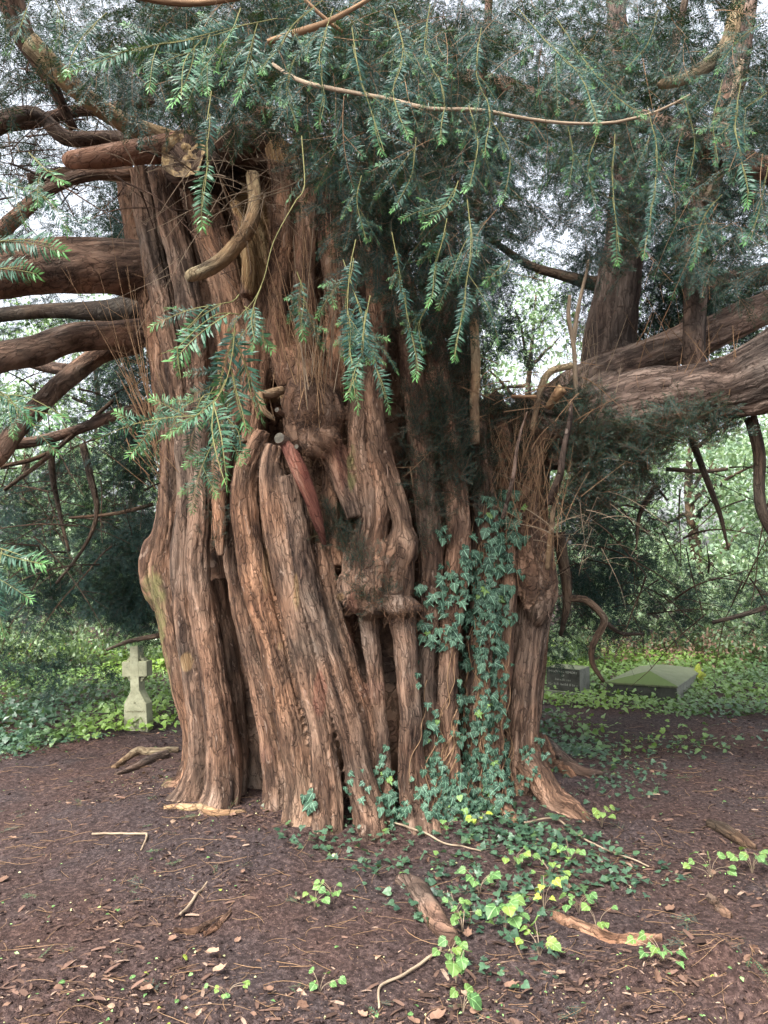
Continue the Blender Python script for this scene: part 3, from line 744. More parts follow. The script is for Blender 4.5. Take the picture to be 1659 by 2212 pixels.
# loose peeling strips of bark
r = np.random.default_rng(11)
cand = np.nonzero((TN[:, 1] < 0.3) & (TV2[:, 2] > 0.1))[0]; pk = r.choice(cand, 1500, replace=False)
T = tan[pk]; Nn = TN[pk]; S = unit(np.cross(T, Nn)); T = unit(T + 0.18 * r.normal(0, 1, (len(pk), 1)) * S)
S = unit(np.cross(T, Nn)); L = r.uniform(0.015, 0.06, (len(pk), 1)) * r.choice([1, 1, 1.6], (len(pk), 1)); W = r.uniform(0.001, 0.004, (len(pk), 1)); lift = r.uniform(0.002, 0.016, (len(pk), 1)); sg = r.choice([-1, 1], (len(pk), 1))
b = TV2[pk] + Nn * 0.002; m = b + T * L * 0.5 * sg + Nn * lift * 0.25; e = b + T * L * sg + Nn * lift
V = np.stack([b - S * W * 0.6, b + S * W * 0.6, m + S * W, m - S * W, e + S * W * 0.4, e - S * W * 0.5], 1).reshape(-1, 3); k = np.arange(len(pk))[:, None] * 6
tz = np.stack([np.clip(r.normal(0.42, 0.28, len(pk)), 0, 1), (r.random(len(pk)) > 0.86) * 0.6, np.zeros(len(pk))], 1)
mk('bark_flakes', V, [np.vstack([k + [0, 1, 2, 3], k + [3, 2, 4, 5]])], CHIP, yew, {'tint': np.repeat(tz, 6, 0)}, kind='stuff')

# ------------------------------------------------------------------ limbs, branches, shoots
def branch(name, pts, mat, sides=12, rough=0.16, amp=0.012, parent=yew, seed=None, step=0.05):
    """pts: picture x, y, distance, half width in picture units"""
    seed = seed if seed is not None else rng.uniform(0, 90)
    P = smooth_path(np.array([[*at(a, b, Y), r_ * Y / FP] for a, b, Y, r_ in pts]), step)
    P[:, :3] = wob(P[:, :3], amp, seed)
    V, Fs, fl = tube(P[:, :3], np.maximum(P[:, 3], 0.0012), sides, rough, seed)
    return mk(name, V, Fs, mat, parent, {'flow': fl}, smooth=True), P


HI = dict(sides=28, step=0.02)
branch('limb', [(340, 590, 5.5, 66), (250, 578, 5.3, 62), (150, 578, 5.1, 62), (60, 582, 4.9, 62), (-60, 585, 4.7, 60), (-250, 592, 4.5, 54), (-550, 600, 4.2, 38), (-850, 580, 4.1, 14)], BARK2, rough=0.22, **HI)
branch('limb', [(340, 715, 5.7, 34), (260, 722, 5.7, 34), (170, 728, 5.6, 32), (90, 748, 5.4, 34), (20, 765, 5.3, 34), (-90, 800, 5.2, 32), (-350, 850, 5.1, 22), (-600, 880, 5.1, 8)], BARK2, rough=0.22, sides=22, step=0.03)
branch('limb', [(330, 660, 6.2, 40), (240, 672, 6.3, 26), (150, 672, 6.4, 18), (50, 676, 6.5, 16), (-80, 690, 6.6, 15)], DARKBARK)
branch('limb', [(300, 740, 6.0, 24), (230, 760, 6.0, 22), (180, 790, 5.9, 22), (130, 830, 5.7, 22), (80, 880, 5.5, 21), (30, 940, 5.3, 21), (-30, 1010, 5.2, 20), (-200, 1080, 5.1, 12), (-380, 1120, 5.1, 4)], BARK2, sides=18)
branch('limb', [(150, 800, 5.9, 14), (90, 790, 6.1, 13), (30, 770, 6.2, 13), (-50, 740, 6.3, 13)], BARK2)
branch('limb', [(330, 880, 6.0, 16), (250, 895, 6.0, 13), (170, 925, 5.9, 11), (90, 950, 5.8, 12), (0, 965, 5.7, 12), (-150, 1000, 5.6, 9), (-380, 1040, 5.6, 4)], BARK2)
branch('limb', [(170, 925, 5.9, 6), (120, 970, 5.8, 5), (70, 1010, 5.6, 5), (10, 1060, 5.5, 4)], DARKBARK)
branch('limb', [(-60, 560, 5.0, 20), (20, 480, 5.0, 18), (110, 410, 5.05, 16), (200, 372, 5.1, 15), (290, 372, 5.15, 17)], BARK2, sides=18)
branch('limb', [(330, 305, 5.2, 20), (230, 300, 5.1, 16), (140, 296, 5.0, 18), (80, 245, 4.9, 16), (20, 250, 4.8, 18), (-80, 290, 4.7, 20)], BARK2, sides=20)
branch('limb', [(-60, 320, 4.9, 16), (0, 275, 5.0, 14), (80, 262, 5.1, 14), (160, 240, 5.3, 13), (240, 235, 5.5, 13), (330, 215, 5.6, 14)], BARK2)
branch('limb', [(10, -40, 4.4, 30), (40, 60, 4.5, 28), (75, 120, 4.6, 22), (115, 190, 4.75, 15), (160, 280, 4.9, 10)], BARK2, sides=18)
branch('limb', [(60, 90, 4.5, 24), (120, 150, 4.6, 23), (175, 200, 4.7, 21), (240, 245, 4.85, 21), (330, 292, 5.0, 23), (400, 320, 5.2, 26)], PALEWOOD, sides=18)
branch('limb', [(250, -60, 5.2, 22), (340, 10, 5.2, 20), (420, 60, 5.3, 20), (520, 170, 5.4, 24), (560, 280, 5.4, 40)], BARK2, sides=18)
branch('limb', [(590, 300, 5.1, 34), (540, 300, 4.95, 38), (500, 310, 4.85, 40), (460, 330, 4.7, 46)], BARK2, sides=20, step=0.02)
branch('limb', [(440, 345, 5.2, 24), (545, 345, 5.05, 34), (640, 345, 5.1, 30), (690, 340, 5.3, 20)], BARK2, sides=20)
branch('limb', [(500, 320, 5.3, 22), (560, 255, 5.2, 20), (640, 270, 5.2, 17), (700, 320, 5.2, 12), (740, 370, 5.2, 8)], BARK2)
# sawn stub with its decayed end, and the limb it carries to the left
st = empty('sawn_stub', (0, 0, 0), None, None); st.parent = yew; st.location = tuple(at(400, 335, 4.7) - np.array([-0.2, TY, 0]))
c0 = at(400, 335, 4.62); c1 = at(430, 330, 5.1)
ax = unit(np.array([[-0.22, -0.9, -0.06]]))[0]
P = np.array([c0 + ax * s for s in (-0.55, -0.4, -0.25, -0.12, -0.05, 0.0)]); R = np.array([0.17, 0.17, 0.185, 0.2, 0.205, 0.18])
P = np.column_stack([P, R]); P = smooth_path(P, 0.02)
V, Fs, fl = tube(P[:, :3], P[:, 3], 34, 0.2, 4.0); mk('stub_bark', V, Fs, BARK2, st, {'flow': fl}, smooth=True)
th = np.linspace(0, 2 * np.pi, 40, endpoint=False); e1_ = np.cross(ax, [0, 0, 1.0]); e1_ /= np.linalg.norm(e1_); e2_ = np.cross(ax, e1_); V = []; rad = np.linspace(0, 1, 14)
for q_ in rad:
    d_ = np.stack([np.cos(th) * q_ * 2, np.sin(th) * q_ * 2, th * 0 + 3], 1); hgt = -0.035 + 0.05 * fbm(d_ * 1.6, 4) + 0.03 * q_ ** 4
    V.append(c0 + ax * (0.03 + hgt)[:, None] + (e1_ * (np.cos(th) * 0.165 * q_)[:, None] + e2_ * (np.sin(th) * 0.165 * q_)[:, None]) * (1 + 0.12 * q_ * fbm(d_ * 1.1, 2))[:, None])
V = np.concatenate(V); i = np.arange(13)[:, None] * 40; j = np.arange(40)[None]; j2 = (j + 1) % 40
mk('decayed_end', V, [np.stack([i + j, i + 40 + j, i + 40 + j2, i + j2], -1).reshape(-1, 4)], CUTWOOD, st, smooth=True)
branch('broken_branch', [(400, 318, 4.85, 36), (340, 322, 4.75, 30), (270, 330, 4.68, 26), (200, 340, 4.62, 23), (150, 345, 4.6, 18), (138, 346, 4.6, 8)], PINKBARK, sides=24, step=0.015, rough=0.22)
branch('limb', [(470, 385, 5.35, 18), (400, 380, 5.3, 16), (280, 380, 5.2, 15), (150, 376, 5.1, 14), (60, 385, 5.0, 12)], BARK2)
o, P = branch('dead_antler', [(545, 380, 4.72, 16), (550, 430, 4.6, 16), (535, 490, 4.5, 17), (500, 545, 4.4, 17), (455, 582, 4.32, 16), (415, 598, 4.27, 13), (407, 600, 4.25, 7)], PALEWOOD, sides=20, step=0.015, rough=0.2)
# red stripped stub in the middle and the cut ends beside it
rs, P = branch('red_stub', [(614, 955, 4.52, 11), (634, 990, 4.47, 17), (652, 1030, 4.45, 18), (674, 1085, 4.47, 15), (690, 1140, 4.52, 11), (700, 1180, 4.58, 4)], None or bark_material('stripped_red_bark', (0.075, 0.016, 0.013), (0.09, 0.034, 0.027), (0.16, 0.072, 0.055), (0.29, 0.19, 0.15)), sides=20, step=0.015, rough=0.2)
for px_, py_, R_ in ((603, 946, 0.036), (640, 965, 0.016), (598, 885, 0.016)):
    c_ = at(px_, py_, 4.46); a_ = unit(np.array([[-0.3, -0.8, 0.15]]))[0]
    V, Fs, fl = tube(np.array([c_ - a_ * 0.2, c_ - a_ * 0.1, c_ - a_ * 0.03, c_]), np.array([R_ * 1.1, R_, R_ * 1.05, R_ * 0.95]), 18, 0.1, px_)
    o = mk('cut_end', V, Fs[:1], BARK2, yew, {'flow': fl}, smooth=True); ec = np.vstack([V[-20:-2] if len(V) % 18 == 2 else V[-18:], c_ + a_ * 0.004]); n_ = len(ec) - 1
    mk('end_grain', ec, [np.stack([np.arange(n_), (np.arange(n_) + 1) % n_, np.full(n_, n_)], 1)], ENDGRAIN, o)
for pts, mt in (([(560, 850, 4.5, 9), (570, 885, 4.48, 7), (592, 905, 4.5, 5)], DEADWOOD), ([(562, 852, 4.52, 6), (585, 850, 4.55, 12), (610, 842, 4.6, 10)], DEADWOOD),
                ([(1105, 857, 4.4, 4), (1130, 858, 4.4, 4), (1158, 858, 4.42, 4)], DEADWOOD), ([(1185, 880, 4.8, 8), (1205, 850, 4.7, 12), (1215, 838, 4.68, 13)], DEADWOOD), ([(1150, 930, 4.9, 6), (1180, 815, 4.9, 8), (1235, 790, 4.9, 7)], DEADWOOD),
                ([(1085, 1120, 4.75, 5), (1108, 1030, 4.62, 4.5), (1118, 960, 4.62, 3.5), (1137, 890, 4.7, 1.5)], BARK2), ([(1186, 1085, 4.7, 9), (1208, 1025, 4.55, 8), (1216, 980, 4.52, 6), (1232, 915, 4.5, 6), (1236, 862, 4.5, 2.5)], BARK2), ([(1185, 1230, 4.9, 6), (1190, 1150, 4.75, 6), (1198, 1080, 4.7, 5)], DEADWOOD)):
    branch('broken_stick', pts, mt, sides=10, step=0.02, amp=0.006)
# slender upright stems on and behind the trunk
for pts, mt in (([(1030, 960, 4.75, 11), (1028, 850, 4.75, 11), (1024, 760, 4.75, 10), (1020, 690, 4.75, 9)], DEADWOOD), ([(1024, 800, 5.1, 10), (1022, 650, 5.1, 11), (1028, 500, 5.1, 11), (1035, 350, 5.1, 10), (1042, 200, 5.1, 10), (1052, 60, 5.1, 9), (1062, -80, 5.1, 9)], BARK2),
                ([(985, 770, 5.0, 13), (970, 700, 4.95, 15), (960, 655, 4.95, 14), (975, 600, 5.0, 14), (970, 500, 5.1, 12), (975, 400, 5.1, 10)], BARK2), ([(1245, 870, 5.0, 5), (1238, 760, 5.0, 5), (1228, 690, 5.0, 5), (1232, 640, 5.0, 4)], PALETWIG), ([(1238, 740, 5.0, 5), (1255, 640, 5.0, 4), (1270, 560, 5.0, 3)], PALETWIG),
                ([(1500, 830, 5.4, 24), (1500, 640, 5.4, 26), (1510, 480, 5.4, 26), (1530, 390, 5.4, 28), (1560, 280, 5.5, 26), (1590, 160, 5.5, 24), (1615, 0, 5.6, 24), (1625, -100, 5.6, 22)], BARK2),
                ([(1530, 440, 5.3, 12), (1560, 350, 5.3, 11), (1580, 250, 5.3, 10), (1600, 130, 5.3, 8)], PALETWIG)):
    branch('upright_stem', pts, mt, sides=14, step=0.03)
branch('limb', [(560, 190, 6.0, 20), (780, 160, 6.0, 20), (960, 165, 6.0, 22), (1080, 190, 5.9, 24), (1200, 232, 5.8, 22), (1330, 252, 5.6, 22), (1440, 275, 5.4, 24), (1540, 320, 5.2, 26), (1640, 365, 5.1, 30), (1760, 400, 5.0, 30), (2000, 430, 4.9, 22), (2300, 440, 4.9, 9)], BARK2, sides=18)
branch('limb', [(1610, -60, 4.5, 14), (1592, 20, 4.5, 17), (1575, 90, 4.45, 18), (1530, 140, 4.4, 17), (1475, 168, 4.35, 15), (1430, 180, 4.3, 11), (1424, 180, 4.3, 5)], PALEWOOD, sides=18, step=0.02)
branch('limb', [(1435, 185, 5.2, 9), (1452, 130, 5.2, 9), (1470, 60, 5.2, 8), (1490, -40, 5.2, 8)], DARKBARK)
branch('limb', [(1330, 620, 6.4, 20), (1220, 600, 6.6, 12), (1120, 560, 6.8, 9), (1050, 510, 7.0, 7)], DARKBARK)
branch('limb', [(1290, 900, 5.6, 14), (1400, 880, 5.9, 22), (1520, 640, 6.2, 18), (1659, 590, 6.4, 24), (1760, 560, 6.5, 24), (2050, 520, 6.6, 10)], BARK2)
branch('limb', [(590, 140, 2.6, 4), (640, 175, 2.5, 4.5), (690, 190, 2.45, 5), (760, 202, 2.4, 4.5), (830, 213, 2.35, 4.4), (930, 238, 2.3, 4.6), (1030, 241, 2.3, 4.2), (1140, 257, 2.3, 4), (1250, 264, 2.3, 3.2), (1330, 262, 2.3, 3.5), (1420, 240, 2.3, 3), (1490, 205, 2.3, 2.5)], PALETWIG, sides=10, amp=0.006)
branch('limb', [(580, 92, 2.2, 6), (640, 75, 2.2, 8), (700, 55, 2.2, 7), (760, 20, 2.25, 5), (820, -20, 2.3, 5)], TWIG, sides=10, amp=0.006)
branch('limb', [(650, -10, 2.4, 4), (690, 30, 2.4, 4), (740, 70, 2.4, 4)], TWIG, amp=0.005)
branch('limb', [(230, -20, 2.6, 8), (400, 10, 2.6, 7), (560, -10, 2.6, 7)], TWIG, amp=0.006)
# dead snags that hang under the right-hand limb and to the left
for pts in ([(1490, 940, 5.0, 8), (1525, 1030, 5.0, 7), (1556, 1110, 5.0, 5), (1575, 1190, 5.0, 2)], [(1620, 900, 4.6, 14), (1640, 980, 4.6, 13), (1640, 1060, 4.6, 12), (1650, 1110, 4.6, 12), (1690, 1180, 4.6, 10)],
            [(1205, 1150, 5.6, 14), (1220, 1250, 5.6, 11), (1222, 1310, 5.6, 9), (1208, 1375, 5.6, 4)], [(1220, 1295, 5.6, 8), (1265, 1295, 5.6, 8), (1300, 1325, 5.6, 8), (1305, 1345, 5.6, 8), (1280, 1390, 5.6, 7), (1278, 1430, 5.6, 6), (1302, 1472, 5.6, 4)],
            [(1300, 1335, 5.7, 6), (1340, 1370, 5.8, 4), (1390, 1370, 5.9, 3)], [(1420, 1050, 5.4, 7), (1385, 1110, 5.4, 5), (1372, 1190, 5.4, 2)], [(1440, 1015, 5.3, 5), (1520, 1020, 5.3, 5), (1570, 1015, 5.3, 4)], [(1659, 1310, 5.2, 6), (1600, 1330, 5.3, 5), (1540, 1345, 5.4, 4)],
            [(180, 960, 6.6, 8), (195, 1030, 6.6, 8), (210, 1100, 6.6, 6), (190, 1170, 6.6, 4), (120, 1260, 6.6, 3)], [(110, 940, 6.4, 8), (112, 1020, 6.5, 7), (126, 1100, 6.6, 5), (150, 1190, 6.6, 3)],
            [(330, 1090, 6.6, 5), (250, 1110, 6.6, 4), (150, 1120, 6.6, 3)], [(0, 1010, 6.0, 5), (90, 985, 6.1, 5), (160, 940, 6.2, 4), (250, 860, 6.3, 5)], [(345, 1372, 6.6, 6), (290, 1384, 6.7, 5), (230, 1402, 6.8, 3)]):
    branch('dead_snag', pts, DARKBARK, sides=10, amp=0.012)
# fans of thin straight shoots
def shoots(name, base, n, spread, length, lean, mat, Y, wid=0.0022, jit=20, kind='stuff', seed=1):
    r = np.random.default_rng(seed); A = Acc()
    for k in range(n):
        bx = base[0] + r.normal(0, jit); by = base[1] + r.normal(0, jit * 1.3); h_ = hit(bx, by)[0]; y = (min(Y + 0.3, h_.y - 0.01) if h_ is not None else Y) + r.normal(0, 0.03)
        a = lean + r.normal(0, spread); l = length * r.uniform(0.2, 1.1); p0 = at(bx, by, y); m = l * y / FP * (1 if k % 3 else 0.6)
        d_ = np.array([math.sin(a), r.normal(-0.12, 0.07), math.cos(a)]); u = np.linspace(0, 1, 9)[:, None]
        P = p0 + d_ * u * m + np.array([r.normal(0, 0.05), r.normal(0, 0.05), 0]) * u ** 2 * m
        P = wob(P, 0.008, r.uniform(0, 99)); V, Fs, fl = tube(P, np.linspace(1, 0.35, 9) * wid * r.uniform(0.6, 1.5), 4); A.add(V, Fs, {'flow': fl})
        for _ in range(r.integers(1, 6)):
            i_ = r.integers(2, 8); s_ = P[i_] + np.linspace(0, 1, 4)[:, None] * (unit(np.array([[r.normal(0, .6), r.normal(0, .5), r.uniform(0.2, 1)]]))[0] * m * r.uniform(0.08, 0.25))
            V, Fs, fl = tube(s_, np.linspace(0.6, 0.2, 4) * wid, 3); A.add(V, Fs, {'flow': fl})
    return A.build(name, mat, yew, kind=kind)


shoots('dry_shoots', (668, 850), 52, 0.14, 380, -0.05, TWIG, 4.45, 0.003, 40, seed=2)
shoots('dry_shoots', (690, 830), 22, 0.13, 460, 0.04, PALETWIG, 4.55, 0.003, 40, seed=3)
shoots('dry_shoots', (340, 930), 30, 0.13, 420, -0.33, TWIG, 5.0, 0.003, 30, seed=4)
shoots('dry_shoots', (345, 1000), 24, 0.2, 160, -0.6, TWIG, 4.95, 0.0022, 24, seed=5)
shoots('dry_shoots', (1150, 1130), 60, 0.35, 190, 0.03, TWIG, 4.6, 0.0018, 44, seed=6)
shoots('dry_shoots', (1130, 1000), 60, 0.3, 150, 0.1, TWIG, 4.6, 0.0022, 40, seed=7)
shoots('dry_shoots', (1250, 830), 26, 0.25, 150, 0.0, PALETWIG, 5.0, 0.0025, 40, seed=8)
shoots('dry_shoots', (1480, 730), 46, 0.35, 130, 0.0, TWIG, 5.2, 0.003, 60, seed=9)
shoots('dry_shoots', (620, 330), 60, 0.35, 170, 0.1, TWIG, 4.9, 0.0025, 60, seed=10)
shoots('dry_shoots', (770, 480), 40, 0.12, 330, 0.02, TWIG, 4.75, 0.0026, 60, seed=12)
shoots('dry_shoots', (900, 420), 40, 0.2, 330, 0.0, TWIG, 4.8, 0.003, 60, seed=13)
# tangle of dead twigs
def tangle(name, n, box, Y, l0, l1, mat, wid, seed, droop=0.4, sided=None):
    r = np.random.default_rng(seed); A = Acc()
    for k in range(n):
        p0 = at(r.uniform(box[0], box[2]), r.uniform(box[1], box[3]), r.uniform(*Y)); l = r.uniform(l0, l1)
        d_ = unit(r.normal(0, 1, (1, 3)) * [1.0, 0.6, 0.55])[0]; u = np.linspace(0, 1, 12)[:, None]
        P = p0 + d_ * u * l + np.array([0, 0, -droop]) * u ** 2 * l * r.uniform(0.2, 1); P = wob(P, 0.03, r.uniform(0, 99))
        V, Fs, fl = tube(P, np.linspace(1, 0.3, 12) * wid * r.uniform(0.5, 1.6), 5); A.add(V, Fs, {'flow': fl})
        for _ in range(3):
            i_ = r.integers(3, 10); d2 = unit(d_ + 0.9 * r.normal(0, 1, 3))
            P2 = wob(P[i_] + d2 * u * l * r.uniform(0.2, 0.45), 0.02, r.uniform(0, 99)); V, Fs, fl = tube(P2, np.linspace(0.6, 0.2, 12) * wid, 4); A.add(V, Fs, {'flow': fl})
    return A.build(name, mat, yew, kind='stuff')


tangle('dead_twigs', 60, (-40, 130, 420, 480), (4.6, 6.0), 0.3, 1.1, BARK2, 0.006, 21)
tangle('dead_twigs', 60, (0, 200, 600, 420), (4.4, 5.4), 0.2, 0.8, PALETWIG, 0.003, 22)
tangle('dead_twigs', 70, (-60, 760, 330, 1250), (6.0, 7.6), 0.4, 1.2, DARKBARK, 0.007, 23)
tangle('dead_twigs', 60, (1220, 1000, 1680, 1330), (5.2, 7.0), 0.3, 1.0, DARKBARK, 0.006, 24)
tangle('dead_twigs', 16, (1050, 100, 1650, 640), (4.5, 6.5), 0.3, 0.9, TWIG, 0.003, 25)
tangle('dead_twigs', 50, (500, 250, 900, 480), (4.2, 5.0), 0.2, 0.7, PALETWIG, 0.0028, 26)
tangle('dead_twigs', 46, (420, 180, 860, 430), (3.4, 4.4), 0.25, 0.75, PALETWIG, 0.0032, 28, 0.5)
tangle('dead_twigs', 40, (960, 760, 1260, 960), (4.5, 5.2), 0.12, 0.5, TWIG, 0.003, 29, 0.2)
tangle('dead_twigs', 36, (1120, 1060, 1330, 1220), (4.5, 5.2), 0.1, 0.45, PALETWIG, 0.0018, 27)
# fringe of rusty rootlets on the burrs
r = np.random.default_rng(31); A = Acc()
for cx_, cy_, sx_, sy_, n_ in ((680, 915, 34, 45, 420), (820, 1270, 60, 45, 340), (870, 1330, 40, 18, 160), (1160, 1230, 32, 50, 200), (690, 790, 34, 50, 120), (650, 985, 20, 20, 80), (985, 850, 60, 70, 120)):
    for k in range(n_):
        h = hit(cx_ + r.normal(0, sx_), cy_ + r.normal(0, sy_))
        if h[0] is None: continue
        p0 = np.array(h[0]); d_ = unit(np.array([h[1]]) + 0.9 * r.normal(0, 1, (1, 3)))[0]; l = r.uniform(0.02, 0.085); u = np.linspace(0, 1, 4)[:, None]
        P = p0 + d_ * u * l + np.array([0, 0, r.uniform(-0.5, 0.4)]) * u ** 2 * l; V, Fs, fl = tube(P, np.linspace(1, 0.4, 4) * r.uniform(0.0008, 0.0018), 3, cap=False); A.add(V, Fs, {'flow': fl})
A.build('rootlets', BROWNTWIG, yew, kind='stuff')
# ------------------------------------------------------------------ foliage of the yew
def ell(r, cx, cy, rx, ry, Y0, Y1, n, holes=0.0, hs=0.85, seed=0):
    a = r.uniform(0, 2 * np.pi, n); q = np.sqrt(r.random(n))
    P = at(cx + rx * q * np.cos(a), cy + ry * q * np.sin(a), r.uniform(Y0, Y1, n))
    if holes: P = P[vn(P / hs + seed) > holes - 1 + 0.0]
    return P


def hangdir(r, n, side=0.6, down=1.0):
    return unit(np.stack([r.normal(0, side, n), r.normal(-0.05, side, n), -down * r.uniform(0.2, 1.2, n)], 1))


def foliage(name, zones, tm, mats, sc=(0.75, 1.25), seed=1, side=0.7, down=0.8, parent=yew, young=0.0):
    r = np.random.default_rng(seed); A = Acc()
    P = np.concatenate([ell(r, *z[:7], *(z[7:] or ()), seed=seed) for z in zones])
    if tm is not FAR:
        a_, b_ = toD(P); ok = np.ones(len(P), bool)
        for cx, cy, rx, ry in ((370, 350, 190, 100), (480, 540, 130, 130), (150, 330, 170, 110), (230, 600, 250, 120)): ok &= ((a_ - cx) / rx) ** 2 + ((b_ + 45 - cy) / ry) ** 2 > 1
        P = P[ok]
    a_, b_ = toD(P); ok = np.ones(len(P), bool)
    for cx, cy, rx, ry in ((300, 1480, 62, 105), (1245, 1475, 80, 50), (1420, 1480, 160, 60)): ok &= ((a_ - cx) / rx) ** 2 + ((b_ + 30 - cy) / ry) ** 2 > 1
    P = P[ok]; n = len(P)
    xd = hangdir(r, n, side, down); up = unit(np.stack([r.normal(0, 0.7, n), r.normal(-0.5, 0.5, n), r.uniform(0.2, 1.2, n)], 1))
    bake(A, tm, P, xd, up, r.uniform(*sc, n), r.normal(0.0, 0.18, n) + 0.22 * vn(P * 1.3), np.full(n, young), None, r)
    return A.build(name, mats, parent, kind='stuff')


foliage('upper_sprays', [(250, 110, 330, 130, 3.0, 5.2, 230, 0.55), (520, 110, 260, 150, 2.8, 4.8, 260, 0.6), (820, 200, 200, 220, 3.0, 5.0, 420, 0.6), (760, 60, 330, 120, 2.6, 5, 330), (1120, 130, 230, 200, 3.4, 6, 420, 0.7), (1400, 180, 300, 200, 3.6, 6.5, 420, 0.7),
                         (1580, 420, 150, 220, 4, 6, 240, 0.7), (990, 420, 110, 260, 4.0, 5.0, 260, 0.6), (860, 470, 90, 180, 3.8, 4.4, 110), (790, 380, 110, 150, 3.4, 4.3, 130), (1335, 400, 90, 200, 4.6, 5.7, 80), (1290, 370, 200, 110, 4, 6.5, 100, 0.6), (-150, 250, 200, 350, 3, 6, 120, 0.6), (1850, 300, 250, 400, 3.5, 6.5, 240, 0.6), (2250, 480, 260, 380, 3.6, 6.5, 260, 0.6), (-500, 560, 260, 380, 3.6, 6.0, 260, 0.6)], MID, [NEEDLE, TWIG], seed=41)
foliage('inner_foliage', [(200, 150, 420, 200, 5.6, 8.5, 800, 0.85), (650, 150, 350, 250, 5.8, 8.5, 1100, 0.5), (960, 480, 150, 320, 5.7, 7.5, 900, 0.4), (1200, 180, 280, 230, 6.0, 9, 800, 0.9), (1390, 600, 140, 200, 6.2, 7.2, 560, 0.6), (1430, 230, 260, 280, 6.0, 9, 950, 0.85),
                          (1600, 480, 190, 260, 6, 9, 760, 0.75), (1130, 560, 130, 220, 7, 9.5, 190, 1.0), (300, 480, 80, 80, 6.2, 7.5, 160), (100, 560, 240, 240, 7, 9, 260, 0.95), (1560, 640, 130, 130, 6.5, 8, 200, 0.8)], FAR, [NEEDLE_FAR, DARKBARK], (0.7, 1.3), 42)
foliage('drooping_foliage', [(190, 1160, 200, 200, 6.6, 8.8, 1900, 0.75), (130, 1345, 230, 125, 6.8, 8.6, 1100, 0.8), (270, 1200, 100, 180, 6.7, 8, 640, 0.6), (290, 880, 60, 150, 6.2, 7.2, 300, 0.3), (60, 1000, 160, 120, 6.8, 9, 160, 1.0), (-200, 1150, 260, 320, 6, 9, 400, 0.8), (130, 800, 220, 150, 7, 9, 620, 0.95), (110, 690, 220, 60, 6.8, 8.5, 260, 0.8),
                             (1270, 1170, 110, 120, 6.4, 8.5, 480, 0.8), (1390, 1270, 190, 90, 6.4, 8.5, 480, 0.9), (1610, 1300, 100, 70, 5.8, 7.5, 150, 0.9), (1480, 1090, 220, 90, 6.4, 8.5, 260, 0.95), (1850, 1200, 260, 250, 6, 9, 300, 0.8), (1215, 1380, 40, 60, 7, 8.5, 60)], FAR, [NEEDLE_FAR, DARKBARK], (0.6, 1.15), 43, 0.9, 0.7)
# the part of the canopy above and beside the picture, thickened to cast shade
r = np.random.default_rng(44); n = 2300
aa = r.uniform(0, 2 * np.pi, n); q = 1.2 + 4.8 * np.sqrt(r.random(n)); P = np.stack([-0.2 + q * np.cos(aa), TY + 0.9 + q * np.sin(aa) * 0.62, 5.3 + 2.4 * r.random(n) - 0.10 * q], 1)
P = P[(P[:, 1] > 2.6) & (vn(P / 1.1 + 3) > -0.35)]; n = len(P)
A = Acc(); bake(A, FAR, P, hangdir(r, n, 0.9, 0.5), unit(np.stack([r.normal(0, .4, n), r.normal(0, .4, n), np.ones(n)], 1)), r.uniform(1.0, 1.7, n), r.normal(0, 0.15, n), None, None, r)
A.build('shade_canopy', [NEEDLE_FAR, DARKBARK], yew, kind='stuff')


def sprout(name, zones, tm, seed, sc=(0.7, 1.3), upw=0.7, mats=None):
    """fine growth that springs straight from the bark: found on the trunk's real surface"""
    r = np.random.default_rng(seed); A = Acc(); P = []; Nn = []
    for cx, cy, rx, ry, n in zones:
        for _ in range(n):
            a = r.uniform(0, 6.283); q = math.sqrt(r.random()); h = hit(cx + rx * q * math.cos(a), cy + ry * q * math.sin(a))
            if h[0] is not None: P.append(h[0]); Nn.append(h[1])
    P = np.array(P); Nn = np.array(Nn); n = len(P)
    xd = unit(Nn * r.uniform(0.2, 0.9, (n, 1)) + np.array([0, 0, 1.0]) * r.normal(upw, 0.5, (n, 1)) + 0.45 * r.normal(0, 1, (n, 3)))
    bake(A, tm, P + Nn * 0.01, xd, unit(Nn + 0.5 * r.normal(0, 1, (n, 3))), r.uniform(*sc, n), r.normal(0, 0.2, n), None, None, r)
    return A.build(name, mats or [NEEDLE_FAR, BROWNTWIG], yew, kind='stuff')


sprout('trunk_sprouts', [(930, 950, 70, 110, 260), (1010, 980, 90, 110, 300), (960, 660, 70, 200, 420), (880, 560, 60, 200, 120), (720, 1140, 30, 40, 50), (740, 1180, 40, 50, 40), (1080, 870, 90, 60, 240), (1010, 790, 60, 60, 160), (1150, 1000, 60, 120, 90), (460, 1130, 24, 60, 24), (1230, 880, 60, 40, 60), (800, 1250, 70, 60, 40), (930, 1120, 40, 80, 60)], FINE, 51)
r = np.random.default_rng(52)
foliage('limb_sprouts', [(1320, 1010, 95, 100, 4.75, 5.5, 700), (1265, 940, 55, 80, 4.75, 5.1, 180), (1400, 960, 60, 60, 4.55, 5.2, 230), (1510, 925, 85, 50, 4.35, 4.9, 300), (1260, 1080, 55, 55, 4.9, 5.5, 200)], FINE, [NEEDLE, BROWNTWIG], (0.8, 1.5), 53, 0.6, -0.8)

